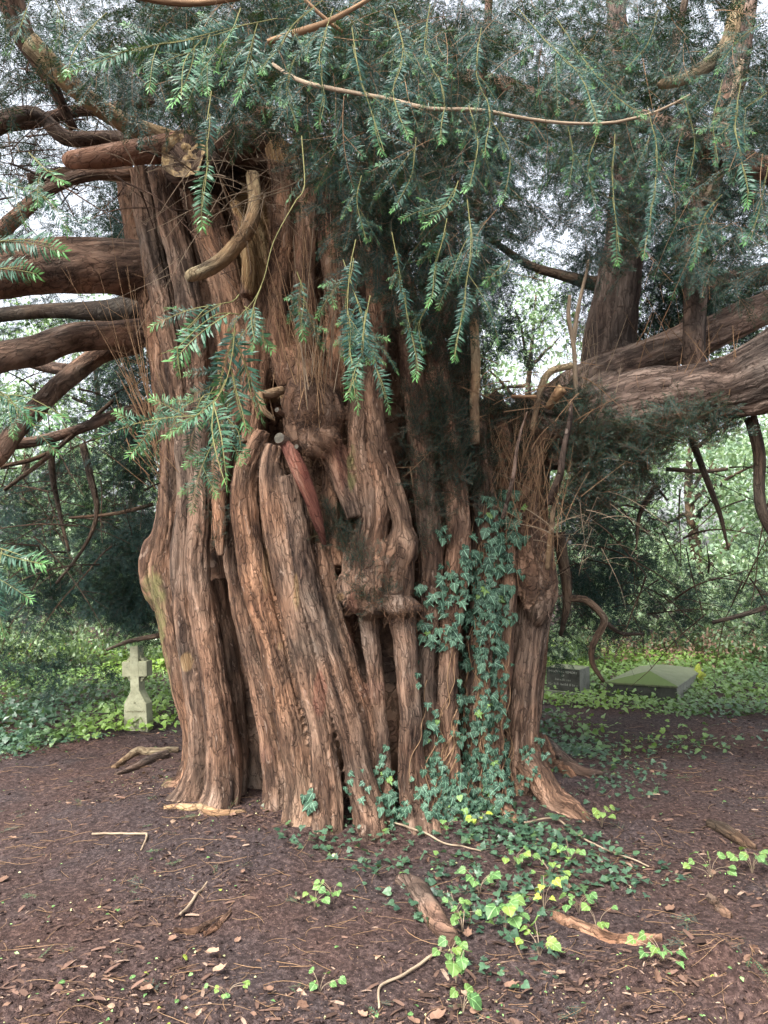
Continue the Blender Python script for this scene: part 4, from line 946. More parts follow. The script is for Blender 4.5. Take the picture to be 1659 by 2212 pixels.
r = np.random.default_rng(46); n = 1500  # unseen sprays above the frame, added to shade the upper trunk
P = np.stack([r.uniform(-4.2, 4.2, n), r.uniform(0.6, 4.4, n), r.uniform(0, 1.6, n)], 1); P[:, 2] += np.maximum(4.3, 2.6 + 0.86 * P[:, 1]); P = P[vn(P / 0.9 + 8) > -0.25]; n = len(P)
A = Acc(); bake(A, FAR, P, hangdir(r, n, 0.9, 0.5), unit(np.stack([r.normal(0, .4, n), r.normal(0, .4, n), np.ones(n)], 1)), r.uniform(0.9, 1.5, n), r.normal(0, 0.15, n), None, None, r)
A.build('shade_canopy', [NEEDLE_FAR, DARKBARK], yew, kind='stuff')
# near hanging sprays, one part each
TIPS = [make_spray(rng, 0.12 + 0.02 * k, 0, 0.030, 0.0034, 0.0044, True, 1.0, 0.5, 0.0012, 0.8) for k in range(3)]
NEARP = [make_spray(rng, 0.15, 0, 0.031, 0.0034, 0.0044, True, 0.3, 0.5, 0.0012, 0.0) for k in range(3)]


def hang(pts, Y0, Y1=None, f0=0.3, sides=3, sc=1.0, young=0.0, seed=0, twigr=0.0011):
    r = np.random.default_rng(1000 + seed); Y1 = Y1 or Y0; n = len(pts)
    P = smooth_path(np.array([at(a, b, Y0 + (Y1 - Y0) * i / (n - 1)) for i, (a, b) in enumerate(pts)]), 0.015); P = wob(P, 0.004, seed * 3.3)
    s = np.concatenate([[0], np.cumsum(np.linalg.norm(np.diff(P, axis=0), axis=1))]); L = s[-1]; T = unit(np.gradient(P, axis=0)); A = Acc()
    V, Fs, fl = tube(P, np.linspace(twigr, twigr * 0.45, len(P)), 6); A.add(V, Fs, {'flow': fl, 'tint': np.full((len(V), 3), 0.5)}, 1)
    pos, xd, up, scl, pk, yg = [], [], [], [], [], []
    face = unit(np.array([[r.normal(0, .35), -1, 0.45 + r.normal(0, .2)]]))[0]
    run = L * (1 - f0); m = max(1, int(round(run / (0.12 * sc)))); step = run / m
    for j in range(m):
        i = min(np.searchsorted(s, L * f0 + step * j), len(P) - 1); i2 = min(np.searchsorted(s, L * f0 + step * (j + 0.7)), len(P) - 1); last = j == m - 1
        pos.append(P[i]); xd.append(P[i2] - P[i] + 1e-4 * T[i]); up.append(face + 0.2 * r.normal(0, 1, 3)); scl.append(min(sc, step / 0.135) if last else step / 0.14); pk.append(3 + r.integers(0, 3) if last else r.integers(0, 3)); yg.append(young * 0.3 if last else 0)
    for k in range(int(sides * 0.6 + 0.5)):
        x = L * (f0 + (1 - f0) * (k + 0.4) / max(sides, 1) * 0.9); i = min(np.searchsorted(s, x), len(P) - 1); sd = 1 if k % 2 else -1
        lat = np.cross(face, T[i]); d_ = unit((T[i] * 0.75 + lat * sd * r.uniform(0.5, 0.9) + np.array([0, 0, -0.25]))[None])[0]
        pos.append(P[i]); xd.append(d_); up.append(face + 0.25 * r.normal(0, 1, 3)); scl.append(sc * r.uniform(0.35, 0.65)); pk.append(6 + r.integers(0, len(NEAR))); yg.append(young * 0.2)
    m = len(pos)
    bake(A, NEARP + TIPS + NEAR, np.array(pos), np.array(xd), np.array(up), np.array(scl), r.normal(0.0, 0.14) + r.normal(0, 0.07, m), np.array(yg), np.array(pk), r)
    return A.build('hanging_spray', [NEEDLE_NEAR, GREENTWIG], yew)


H = [([(520, 640), (505, 655), (455, 665), (430, 690), (400, 720)], 1.16, 1.1, .3, 2, .2), ([(560, 620), (545, 660), (540, 700), (548, 740)], 1.14, 1.12, .3, 1, .2), ([(500, 780), (510, 830), (525, 880), (535, 925)], 1.12, 1.1, .1, 2, .3), ([(470, 850), (440, 855), (425, 885)], 1.1, 1.08, .1, 1, .8), ([(650, 290), (657, 400), (640, 430), (592, 520), (570, 600), (545, 650), (505, 690)], 1.25, 1.12, .93, 0, 0), ([(515, 680), (470, 680), (420, 715), (380, 755), (342, 770)], 1.12, 1.05, .05, 0, .5), ([(385, 752), (388, 785), (393, 820)], 1.06, 1.06, .0, 0, .4),
     ([(530, 665), (562, 690), (576, 765)], 1.15, 1.15, 0, 0, .6), ([(505, 690), (503, 750), (490, 820), (462, 872)], 1.12, 1.08, .05, 2, .1), ([(490, 820), (460, 880), (420, 900), (375, 918)], 1.1, 1.05, .2, 1, .9), ([(462, 872), (458, 930), (470, 990), (490, 1050)], 1.08, 1.0, .0, 1, .6),
     ([(503, 720), (530, 790), (545, 860), (560, 905)], 1.14, 1.14, 0, 1, .3), ([(465, 760), (480, 800), (470, 840)], 1.1, 1.1, 0, 1, 0), ([(490, 900), (515, 930), (520, 965)], 1.1, 1.1, 0, 0, .3),
     ([(770, 520), (755, 590), (748, 690), (755, 780), (765, 862)], 1.4, 1.3, .1, 3, .8), ([(800, 640), (785, 720), (775, 800), (748, 858)], 1.35, 1.3, .1, 2, .8), ([(740, 560), (770, 650), (800, 760), (830, 860)], 1.5, 1.4, .2, 2, .4),
     ([(965, 470), (955, 520), (940, 580), (936, 640)], 1.5, 1.45, .1, 1, .5), ([(845, 500), (860, 580), (878, 680), (905, 800)], 1.55, 1.5, .1, 1, .5), ([(1010, 430), (1018, 520), (1005, 640), (985, 768)], 1.5, 1.4, .1, 2, .6), ([(990, 390), (970, 440), (915, 465)], 1.4, 1.35, .1, 1, .7), 
     ([(455, 200), (445, 280), (448, 350), (437, 448)], 1.15, 1.1, .2, 0, .7), ([(600, 40), (500, 60), (400, 85), (290, 105), (150, 140)], 1.25, 1.1, .15, 6, .5), ([(440, 80), (400, 130), (392, 205)], 1.2, 1.12, .1, 2, .5), ([(560, 50), (540, 120), (520, 190)], 1.3, 1.3, .1, 3, .1),
     ([(520, 20), (500, 70), (470, 105)], 1.0, 0.95, .3, 1, 1.0), ([(700, 0), (640, 50), (600, 110), (560, 150)], 1.4, 1.3, .1, 4, .3), ([(720, 20), (690, 120), (700, 210), (690, 270)], 1.5, 1.4, .1, 4, .2), ([(760, 60), (775, 160), (800, 240), (830, 330)], 1.4, 1.3, .1, 3, .5), ([(640, 120), (620, 190), (640, 260)], 1.6, 1.6, .1, 3, .1),
     ([(850, 20), (870, 110), (850, 200), (880, 290)], 1.5, 1.4, .1, 4, .3), ([(930, 10), (920, 110), (960, 200), (950, 300)], 1.6, 1.5, .1, 4, .2), ([(1040, 60), (1030, 160), (1060, 240), (1050, 330)], 1.7, 1.6, .1, 4, .2), ([(1010, 230), (1030, 310), (1015, 400)], 1.6, 1.5, .1, 2, .3),
     ([(1120, 20), (1180, 90), (1250, 160), (1290, 260)], 1.8, 1.6, .1, 5, .5), ([(1200, 40), (1260, 130), (1330, 210), (1390, 250)], 1.8, 1.7, .1, 5, .4), ([(1330, 290), (1325, 380), (1330, 460), (1340, 540)], 1.7, 1.6, .05, 3, .6), ([(1230, 270), (1240, 330), (1230, 400)], 1.8, 1.8, .1, 3, .2),
     ([(1600, 180), (1590, 260), (1600, 330), (1620, 420)], 1.7, 1.6, .1, 3, .4), ([(1659, 200), (1610, 235), (1560, 290)], 1.7, 1.7, .1, 3, .2), ([(1480, 215), (1500, 300), (1490, 380)], 1.9, 1.9, .1, 3, .1), ([(1560, 170), (1540, 260), (1550, 350)], 1.9, 1.8, .1, 3, .2), ([(1659, 360), (1640, 450), (1620, 520)], 2.0, 2.0, .1, 3, .2),
     ([(1400, 230), (1420, 330), (1410, 440), (1390, 560)], 2.1, 2.0, .1, 4, .2), ([(1290, 290), (1270, 360), (1290, 440)], 2.0, 2.0, .1, 3, .2), ([(1560, 420), (1520, 470), (1500, 560)], 2.2, 2.2, .1, 3, .2), ([(1100, 560), (1090, 590), (1040, 600)], 1.7, 1.7, .0, 1, .4),
     ([(-60, 850), (40, 850), (90, 870), (140, 900)], 1.1, 1.1, .1, 2, .5), ([(-40, 830), (20, 860), (40, 900)], 1.05, 1.05, .1, 1, .5), ([(-60, 590), (0, 582), (58, 574)], 1.15, 1.1, .1, 0, .4), ([(-60, 530), (40, 518), (112, 528)], 1.2, 1.15, .1, 0, .3), ([(-60, 1170), (0, 1180), (45, 1195)], 1.05, 1.0, .1, 1, .4), ([(60, 330), (100, 370), (132, 362)], 1.2, 1.15, .1, 1, 1.0),
     ([(-20, 380), (30, 400), (90, 410)], 1.4, 1.4, .1, 1, .2), ([(60, 400), (110, 440), (150, 500)], 1.5, 1.5, .1, 2, .1), ([(640, 590), (655, 640), (648, 700)], 1.5, 1.5, .1, 2, .2), 
     ([(230, 30), (180, 80), (150, 130)], 1.4, 1.3, .1, 3, .2), ([(60, 0), (40, 60), (10, 100)], 1.6, 1.6, .1, 3, .1), ([(120, 0), (140, 50), (110, 110)], 1.7, 1.7, .1, 3, .1), ([(1659, 40), (1600, 80), (1560, 130)], 2.2, 2.2, .1, 3, .1), ([(1420, 20), (1400, 90), (1360, 140)], 2.2, 2.1, .1, 4, .2), ([(1060, 260), (1100, 330), (1090, 420)], 2.0, 2.0, .1, 3, .1),
     ([(780, 380), (770, 440), (790, 520)], 1.8, 1.8, .1, 2, .2), ([(900, 300), (890, 380), (860, 440)], 1.7, 1.7, .1, 3, .2), ([(930, 640), (905, 700), (915, 760)], 2.4, 2.4, .1, 2, .1)]
for k, (pts, a, b, f0, sd, yg) in enumerate(H): hang(pts, a, b, f0, sd + (a > 1.45), 1.0 if a < 1.35 else 0.8, yg * (0.9 if a < 1.35 else 0.6), k)
foliage('near_sprays', [(560, 60, 420, 110, 2.0, 3.0, 60, 0.7), (850, 170, 180, 180, 2.0, 3.0, 46, 0.8), (1250, 110, 420, 170, 2.1, 3.2, 90, 0.7), (1560, 330, 160, 170, 2.1, 3.2, 40, 0.7), (1000, 380, 90, 150, 2.3, 3.2, 20), (250, 60, 260, 90, 2.0, 3, 30, 0.7)], NEAR, [NEEDLE, TWIG], (0.7, 1.1), 61, 0.7, 0.9)

# ------------------------------------------------------------------ background trees and undergrowth
def crown_leaves(r, ctr, rad, ncl, per, size, spread, shell=0.55):
    d_ = rdir(ncl, r); q = (shell + (1 - shell) * r.random(ncl)) ** 0.8; c_ = np.array(ctr) + d_ * q[:, None] * np.array(rad)
    c_ += 0.25 * np.array(rad) * np.stack([vn(d_ * 2 + 3), vn(d_ * 2 + 9), vn(d_ * 2 + 13)], 1)
    P = np.repeat(c_, per, 0) + r.normal(0, 1, (ncl * per, 3)) * spread * np.array([1, 1, 0.6])
    P = P[P[:, 2] > 0.05]; n = len(P)
    return P, unit(r.normal(0, 1, (n, 3)) + [0, 0, -0.4]), unit(r.normal(0, 0.7, (n, 3)) + [0, 0, 1.0]), r.uniform(0.7, 1.3, n) * size, np.clip(0.4 + 0.35 * vn(P * 0.9) + r.normal(0, 0.18, n), 0, 1)


def bg_tree(name, label, cat, px, Y, h, rad, seed, mat=BROAD, ncl=190, per=36, size=0.13, zc=0.55, trunk_r=0.13, group=None, young=0.1):
    r = np.random.default_rng(seed); x = (px - CX) / FP * Y; z0 = float(gz(x, Y)); o = empty(name, (x, Y, z0), label, cat, group)
    P = smooth_path(np.array([[x, Y, z0 - 0.2, trunk_r * 1.3], [x + r.normal(0, .15), Y, z0 + h * 0.3, trunk_r], [x + r.normal(0, .3), Y + r.normal(0, .2), z0 + h * 0.6, trunk_r * 0.7], [x + r.normal(0, .4), Y, z0 + h * 0.95, trunk_r * 0.2]]), 0.15)
    V, Fs, fl = tube(P[:, :3], P[:, 3], 10, 0.15, seed); A = Acc(); A.add(V, Fs, {'flow': fl})
    for k in range(9):
        i_ = int(len(P) * r.uniform(0.2, 0.85)); d_ = unit(np.array([[r.normal(), r.normal(), r.uniform(0.0, 0.9)]]))[0]; u = np.linspace(0, 1, 8)[:, None]
        Q = P[i_, :3] + d_ * u * np.array(rad) * 0.8 - np.array([0, 0, 0.25]) * u ** 2; V, Fs, fl = tube(wob(Q, 0.06, k * 5.), np.linspace(0.5, 0.1, 8) * trunk_r, 6); A.add(V, Fs, {'flow': fl})
    A.build('trunk', DARKBARK, o, smooth=True)
    A = Acc(); Pp, yd, nn, sz, ti = crown_leaves(r, (x, Y, z0 + h * zc), rad, ncl, per, size, 0.17 * rad[0] ** 0.5)
    leaves(A, [KITE], Pp, yd, nn, sz, ti, np.clip(r.normal(young, 0.15, len(Pp)), 0, 1), r)
    A.build('crown', mat, o, kind='stuff')
    return o


BGT = [('holly_tree', 'bushy broad leaved tree in pale light right behind the two flat tombs', 'tree', 1500, 15.0, 5.4, (2.3, 1.5, 2.4), 0.47), ('broadleaf_tree', 'pale leafy tree filling the gap just right of the old trunk', 'tree', 1290, 17.0, 6.2, (2.2, 1.6, 2.8), 0.5),
       ('broadleaf_tree', 'leafy tree at the right edge beyond the flat mossy tomb', 'tree', 1740, 16.5, 6.0, (2.2, 1.6, 2.6), 0.5), ('broadleaf_tree', 'bright leafy tree behind the stone cross', 'tree', 290, 14.5, 5.0, (2.0, 1.4, 2.2), 0.48),
       ('broadleaf_tree', 'bright leafy tree at the left edge beyond the ivy bank', 'tree', 20, 15.5, 6.0, (2.2, 1.5, 2.6), 0.5), ('broadleaf_tree', 'tall pale tree showing between the left-hand boughs of the yew', 'tree', 150, 20.0, 9.5, (2.6, 1.8, 3.4), 0.62),
       ('broadleaf_tree', 'tall tree seen through the gap above the broken right shoulder of the yew', 'tree', 1150, 19.0, 9.5, (2.6, 1.8, 3.6), 0.62), ('broadleaf_tree', 'tall tree behind the great right bough of the yew', 'tree', 1560, 21.0, 10.5, (2.8, 1.8, 4.0), 0.6)]
for k, (nm, lb, ct, px_, Y_, h_, rd_, zc_) in enumerate(BGT): bg_tree(nm, lb, ct, px_, Y_, h_, rd_, 200 + k, zc=zc_)
for k, (px_, Y_, h_, lb) in enumerate(((1210, 12.0, 1.9, 'low leafy bush between the yew trunk and the inscribed block tomb'), (1640, 12.5, 1.6, 'low leafy bush at the right edge behind the mossy tomb'), (1440, 13.5, 2.0, 'rounded leafy bush behind the mossy coped tomb'), (110, 11.5, 2.0, 'low leafy bush left of the stone cross'), (370, 12.0, 2.2, 'low leafy bush just behind the stone cross and trunk'))):
    bg_tree('shrub', lb, 'bush', px_, Y_, h_, (1.1, 0.7, h_ * 0.5), 240 + k, ncl=150, per=26, size=0.085, zc=0.5, trunk_r=0.03, young=0.35)
r = np.random.default_rng(77); A = Acc(); n = 15000
Pp = np.stack([r.uniform(-26, 26, n), r.uniform(24, 32, n), 11.0 * r.random(n) ** 1.25], 1); keep = vn(Pp / 1.6 + 4) + 0.5 * vn(Pp / 0.6) > -0.15; Pp = Pp[keep]; n = len(Pp)
leaves(A, [KITE], Pp, unit(r.normal(0, 1, (n, 3))), unit(r.normal(0, .7, (n, 3)) + [0, 0, 1]), r.uniform(0.2, 0.4, n), np.clip(0.45 + 0.4 * vn(Pp / 1.2), 0, 1), np.full(n, 0.25), r)
tag(A.build('far_woodland', BROAD), 'pale blur of far off woodland closing the view behind the graves', 'woodland', kind='stuff')
# dead bracken and brambles behind the tombs
A = Acc(); n = 2200; a_ = np.concatenate([r.uniform(1250, 1640, 1800), r.uniform(-60, 240, 400)]); b_ = np.concatenate([r.uniform(11.5, 14.5, 1800), r.uniform(11.5, 14, 400)])
Pp = np.stack([(a_ - CX) / FP * b_, b_, 0 * a_], 1); Pp[:, 2] = gz(Pp[:, 0], Pp[:, 1]) + r.random(n) ** 1.5 * 0.6
leaves(A, [KITE], Pp, rdir(n, r) + [0, 0, 0.3], rdir(n, r) + [0, 0, .6], r.uniform(0.04, 0.10, n), np.clip(r.normal(0.6, .3, n), 0, 1), r.random(n) * 0.8, r)
tag(A.build('dead_undergrowth', DEADLEAF), 'tan dead bracken and leaves in the light behind the graves', 'undergrowth', kind='stuff')

# ------------------------------------------------------------------ graves
def prism(A, outline, t0, t1, m=0):
    """outline in x,z (list), extruded along y from t0 to t1"""
    o = np.array(outline, float); n = len(o); V = np.vstack([np.column_stack([o[:, 0], np.full(n, t0), o[:, 1]]), np.column_stack([o[:, 0], np.full(n, t1), o[:, 1]])])
    k = np.arange(n); s = np.stack([k + n, (k + 1) % n + n, (k + 1) % n, k], 1)
    A.add(V, [s, k[None, :], k[::-1][None, :] + n], None, m); return
    for f in (k[::-1], k + n): A.add(V, [f[None, :]], None, m)


def bevel(o, w=0.006, seg=2):
    m = o.modifiers.new('bevel', 'BEVEL'); m.width = w; m.segments = seg; m.limit_method = 'ANGLE'; return o


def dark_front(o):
    o.data.materials.append(DARKSTONE)                       # front face darker: stain, with the shade it stands in put into the colour
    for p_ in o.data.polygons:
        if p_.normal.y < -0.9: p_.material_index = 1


def text(body, size, mat, parent, loc, sx=1.0, depth=0.0012, name='lettering'):
    cu = bpy.data.curves.new(name, 'FONT'); cu.body = body; cu.size = size; cu.align_x = 'CENTER'; cu.extrude = depth
    t = bpy.data.objects.new(name, cu); C.objects.link(t); me = bpy.data.meshes.new_from_object(t.evaluated_get(bpy.context.evaluated_depsgraph_get())); bpy.data.objects.remove(t)
    me.materials.clear(); me.materials.append(mat); o = bpy.data.objects.new(name, me); C.objects.link(o); o.parent = parent; o.location = loc; o.rotation_euler = (math.pi / 2, 0, 0); o.scale = (sx, 1, 1); return o


def worn(n, w, h, mat, parent, loc, seed):
    """a line of lettering worn down to unreadable upright strokes"""
    r = np.random.default_rng(seed); A = Acc()
    for x in np.linspace(-w / 2, w / 2, n):
        if r.random() < 0.18: continue
        a = h * r.uniform(0.5, 1); x0 = x + r.normal(0, 0.001); t = r.uniform(0.0016, 0.003)
        V = np.array([[x0 - t, 0, 0], [x0 + t, 0, 0], [x0 + t, 0, a], [x0 - t, 0, a]]) + [0, r.uniform(-0.0004, 0.0004), 0]; A.add(V, [np.array([[0, 1, 2, 3]])])
    k = A.build('lettering', mat); k.parent = parent; k.location = loc; return k


p = ong(300, 1562, 0.02); cr = empty('stone_cross', (p[0], p[1], float(gz(p[0], p[1]))), 'small pale wheel headed stone cross leaning in the ivy left of the yew', 'gravestone'); cr.rotation_euler = (0.02, math.radians(-2.5), math.radians(-10))
T_ = 0.062; A = Acc()
prism(A, [(-0.132, -0.15), (0.132, -0.15), (0.122, 0.27), (0.050, 0.40), (0.045, 0.85), (-0.045, 0.85), (-0.050, 0.40), (-0.122, 0.27)], -T_, T_)
shaft = A.build('shaft', PALESTONE); shaft.parent = cr; bevel(shaft)
A = Acc(); prism(A, [(0.043, 0.545), (0.137, 0.545), (0.137, 0.70), (0.043, 0.70)], -T_ + 0.002, T_ - 0.002); prism(A, [(-0.137, 0.545), (-0.043, 0.545), (-0.043, 0.70), (-0.137, 0.70)], -T_ + 0.002, T_ - 0.002); arms = A.build('arms', PALESTONE); arms.parent = cr; bevel(arms)
A = Acc(); 
for q_ in range(4):
    t_ = np.linspace(q_ * 90 + 18, q_ * 90 + 72, 12) * math.pi / 180; o_ = [(0.118 * math.cos(t), 0.622 + 0.15 * math.sin(t)) for t in t_] + [(0.090 * math.cos(t), 0.622 + 0.118 * math.sin(t)) for t in t_[::-1]]
    prism(A, o_, -T_ * 0.5, T_ * 0.5)
ring = A.build('ring', PALESTONE); ring.parent = cr
for tx, sz, z in (('In', 0.034, 0.275), ('Loving Memory', 0.034, 0.19), ('of', 0.03, 0.135)): text(tx, sz, LETTER, cr, (0, -T_ - 0.0012, z))
worn(16, 0.20, 0.034, LETTER, cr, (0, -T_ - 0.0015, 0.075), 4)
# leaning block with an inscription
p = ong(1236, 1494, 0.0); bt = empty('block_tomb', (p[0], p[1] + 0.2, float(gz(p[0], p[1])) - 0.02), 'low dark square block tomb with a worn inscription right of the yew', 'tomb'); bt.rotation_euler = (0, math.radians(0.6), math.radians(-34))
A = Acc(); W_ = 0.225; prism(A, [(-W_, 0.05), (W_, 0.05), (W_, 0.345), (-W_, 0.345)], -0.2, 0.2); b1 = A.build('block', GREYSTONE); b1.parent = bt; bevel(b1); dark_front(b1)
A = Acc(); prism(A, [(-W_ - 0.03, -0.1), (W_ + 0.03, -0.1), (W_ + 0.03, 0.05), (-W_ - 0.03, 0.05)], -0.235, 0.235); b2 = A.build('plinth', GREYSTONE); b2.parent = bt; bevel(b2)
text('IN LOVING MEMORY', 0.041, LETTER2, bt, (0, -0.2012, 0.285)); text('OF', 0.034, LETTER2, bt, (0, -0.2012, 0.24)); worn(15, 0.2, 0.032, LETTER2, bt, (0, -0.2015, 0.185), 5); worn(28, 0.38, 0.032, LETTER2, bt, (0, -0.2015, 0.125), 6)
# coped ledger
p = ong(1392, 1512, 0.0); ct_ = empty('coped_tomb', (p[0], p[1] + 0.1, float(gz(p[0], p[1])) - 0.02), 'flat hipped stone tomb with a green mossy top among the ivy', 'tomb'); ct_.rotation_euler = (0, math.radians(-1.4), math.radians(-33))
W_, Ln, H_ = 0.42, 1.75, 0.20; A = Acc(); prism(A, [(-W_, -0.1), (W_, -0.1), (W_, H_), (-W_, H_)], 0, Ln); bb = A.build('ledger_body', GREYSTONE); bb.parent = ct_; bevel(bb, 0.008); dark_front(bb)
o_ = 0.015; V = np.array([[-W_ - o_, -o_, H_], [W_ + o_, -o_, H_], [W_ + o_, Ln + o_, H_], [-W_ - o_, Ln + o_, H_], [-W_ - o_, -o_, H_ + .025], [W_ + o_, -o_, H_ + .025], [W_ + o_, Ln + o_, H_ + .025], [-W_ - o_, Ln + o_, H_ + .025], [0, 0.5, H_ + .125], [0, Ln - 0.5, H_ + .125]])
A = Acc(); A.add(V, [np.array([[0, 3, 2, 1], [0, 1, 5, 4], [1, 2, 6, 5], [2, 3, 7, 6], [3, 0, 4, 7], [5, 6, 9, 8], [7, 4, 8, 9]]), np.array([[4, 5, 8], [6, 7, 9]])]); tp = A.build('coped_top', MOSSTONE); tp.parent = ct_; tp.data.materials.append(GREENSTONE)
for p_ in tp.data.polygons:
    if p_.normal.y < -0.15: p_.material_index = 1  # front hip takes the darker mossy copy, slope shading put into its colour
bevel(tp, 0.006)
A = Acc(); prism(A, [(-W_ - 0.1, -0.12), (W_ + 0.1, -0.12), (W_ + 0.1, 0.02), (-W_ - 0.1, 0.02)], -0.12, Ln + 0.1); k_ = A.build('base_slab', GREYSTONE); k_.parent = ct_
V, Fs = blob(np.array([W_ - 0.02, Ln - 0.22, H_ - 0.06]), (0.07, 0.24, 0.13), 4., 1.1, 40); mo = mk('moss_cushion', V, Fs, MOSS, smooth=True); mo.parent = ct_

# ------------------------------------------------------------------ ivy on the trunk
ivy = empty('ivy', tuple(ong(1040, 1760)), 'dark green ivy climbing the right front of the old trunk', 'climbing plant')
r = np.random.default_rng(81); A = Acc(); S = Acc()
IZ = [(1080, 1095, 52, 46, 46, .072), (1100, 1150, 30, 60, 34, .074), (1050, 1190, 60, 55, 50, .072), (1075, 1240, 44, 50, 50, .07), (985, 1240, 46, 40, 26, .066), (960, 1150, 24, 30, 8, .07), (910, 1265, 22, 14, 7, .078), (1000, 1300, 80, 46, 70, .066), (1060, 1320, 46, 60, 70, .064),
      (960, 1360, 50, 45, 46, .06), (1040, 1400, 56, 60, 80, .06), (1075, 1430, 24, 50, 34, .056), (1030, 1500, 52, 70, 84, .056), (1060, 1600, 40, 110, 110, .054), (1000, 1600, 26, 90, 44, .05), (930, 1600, 14, 110, 44, .05), (1040, 1690, 66, 70, 150, .052), (940, 1700, 46, 60, 70, .05), (1000, 1745, 90, 34, 110, .05),
      (838, 1660, 22, 70, 34, .052), (850, 1740, 40, 34, 44, .05), (672, 1720, 20, 24, 16, .066), (770, 1700, 30, 40, 12, .044), (1150, 1640, 26, 60, 36, .046), (1110, 1740, 60, 40, 44, .045), (905, 1470, 10, 60, 6, .04), (1095, 1060, 24, 24, 12, .066)]
Pp, Nn, sz = [], [], []
for cx_, cy_, rx_, ry_, n_, s_ in IZ:
    for _ in range(int(n_ * 0.9)):
        a_ = r.uniform(0, 6.283); q_ = math.sqrt(r.random()); h = hit(cx_ + rx_ * q_ * math.cos(a_), cy_ + ry_ * q_ * math.sin(a_))
        if h[0] is None: continue
        Pp.append(np.array(h[0]) + np.array(h[1]) * r.uniform(0.012, 0.05)); Nn.append(h[1]); sz.append(s_ * r.uniform(0.5, 1.15))
Pp, Nn, sz = np.array(Pp), np.array(Nn), np.array(sz); n = len(Pp)
yd = unit(np.stack([r.normal(0, .55, n), r.normal(-.2, .2, n), -np.ones(n)], 1)); nn = unit(Nn * 0.8 + np.array([0, -0.35, 0.35]) + 0.28 * r.normal(0, 1, (n, 3)))
leaves(A, [IVY_T, IVY_T2, IVY_T3], Pp, yd, nn, sz, np.clip(r.normal(.45, .26, n), 0, 1), (r.random(n) > .97) * .8, r)
A.build('leaves', IVY, ivy, kind='stuff')
for k in range(26):                                          # stems creeping up the bark
    x_ = r.choice([830, 925, 940, 990, 1005, 1030, 1045, 1060, 1075, 1090, 1110]) + r.normal(0, 8); y_ = 1770 - r.uniform(0, 30); top = r.choice([1080, 1150, 1250, 1350, 1480]); pts = []
    while y_ > top:
        h = hit(x_, y_)
        if h[0] is not None: pts.append(np.array(h[0]) + np.array(h[1]) * 0.006)
        y_ -= 16; x_ += r.normal(0.3, 6); x_ += 0.04 * (1040 - x_)
    if len(pts) > 4:
        Q = smooth_path(np.array(pts)[::2], 0.02); V, Fs, fl = tube(Q, np.linspace(0.0045, 0.002, len(Q)) * r.uniform(.7, 1.3), 5); S.add(V, Fs, {'flow': fl})
for k in range(n):                                          # leaf stalks
    if r.random() < .6:
        b_ = Pp[k] - Nn[k] * 0.03 + np.array([r.normal(0, .012), 0, 0.02]); Q = np.array([b_, (b_ + Pp[k]) / 2 + Nn[k] * .006, Pp[k]]); V, Fs, fl = tube(Q, np.full(3, 0.0009), 3, cap=False); S.add(V, Fs, {'flow': fl})
S.build('stems', TWIG, ivy, kind='stuff')

# ------------------------------------------------------------------ ground cover
def dens(px, py):
    d_ = np.zeros(len(px))
    edge = np.interp(px, [-900, 0, 140, 230, 400], [1700, 1646, 1612, 1592, 1574]); d_ = np.maximum(d_, np.where((px < 440), np.clip((edge - py) / 25 + 0.3, 0, 1), 0))
    edge = np.interp(px, [1140, 1250, 1420, 1659, 2600], [1520, 1532, 1550, 1552, 1580]); d_ = np.maximum(d_, np.where(px > 1100, np.clip((edge - py) / 14 + 0.3, 0, 1), 0))
    for cx_, cy_, rx_, ry_, a in ((1225, 1620, 120, 60, .55), (1180, 1590, 60, 40, .6), (960, 1775, 190, 46, .8), (1060, 1800, 170, 56, .75), (850, 1790, 130, 50, .5), (1150, 1830, 150, 60, .55), (1230, 1890, 180, 60, .35), (700, 1800, 110, 44, .3), (950, 1850, 260, 60, .25), (1050, 1930, 200, 90, .22), (1350, 1900, 120, 50, .2), (1420, 1600, 260, 40, .10), (880, 1930, 120, 60, .12), (1330, 1690, 120, 60, .22), (1100, 2080, 160, 90, .07)):
        d_ = np.maximum(d_, a * np.clip(1.25 - ((px - cx_) / rx_) ** 2 - ((py - cy_) / ry_) ** 2, 0, 1))
    return d_


r = np.random.default_rng(91)
def scatter_ground(n, x0, x1, y0, y1, fn=None, pw=1.0):
    y = y0 + (y1 - y0) * r.random(n) ** pw; x = r.uniform(x0, x1, n) * np.maximum(y, 2.2) / 5.0
    P = np.stack([x, y, gz(x, y)], 1)
    if fn is not None:
        px, py = toD(P); P = P[r.random(n) < fn(px, py) * (0.55 + 0.75 * (vn(P * [3, 3, 0]) > -0.2))]
    return P


A = Acc(); P = scatter_ground(42000, -3.4, 3.4, 2.0, 7.0, dens); n = len(P); P[:, 2] += 0.008 + 0.05 * r.random(n) ** 1.6
yd = unit(np.stack([r.normal(0, 1, n), r.normal(-.4, 1, n), r.normal(0, .25, n)], 1)); leaves(A, [IVY_T, IVY_T2, IVY_T3], P, yd, unit(r.normal(0, .35, (n, 3)) + [0, -.25, 1]), r.uniform(.02, .05, n), np.clip(r.normal(.45, .25, n), 0, 1), np.clip(r.normal(-.1, .12, n), 0, 1) + (r.random(n) > .985) * .4, r)
P2 = scatter_ground(100000, -5.5, 5.5, 6.4, 15, dens, 0.9); n = len(P2); P2[:, 2] += 0.02 + 0.16 * r.random(n) ** 1.4 * np.clip((P2[:, 1] - 6) / 2, .15, 1) + 0.05 * np.clip(vn(P2 * [1.4, 1.4, 0]), 0, 1)
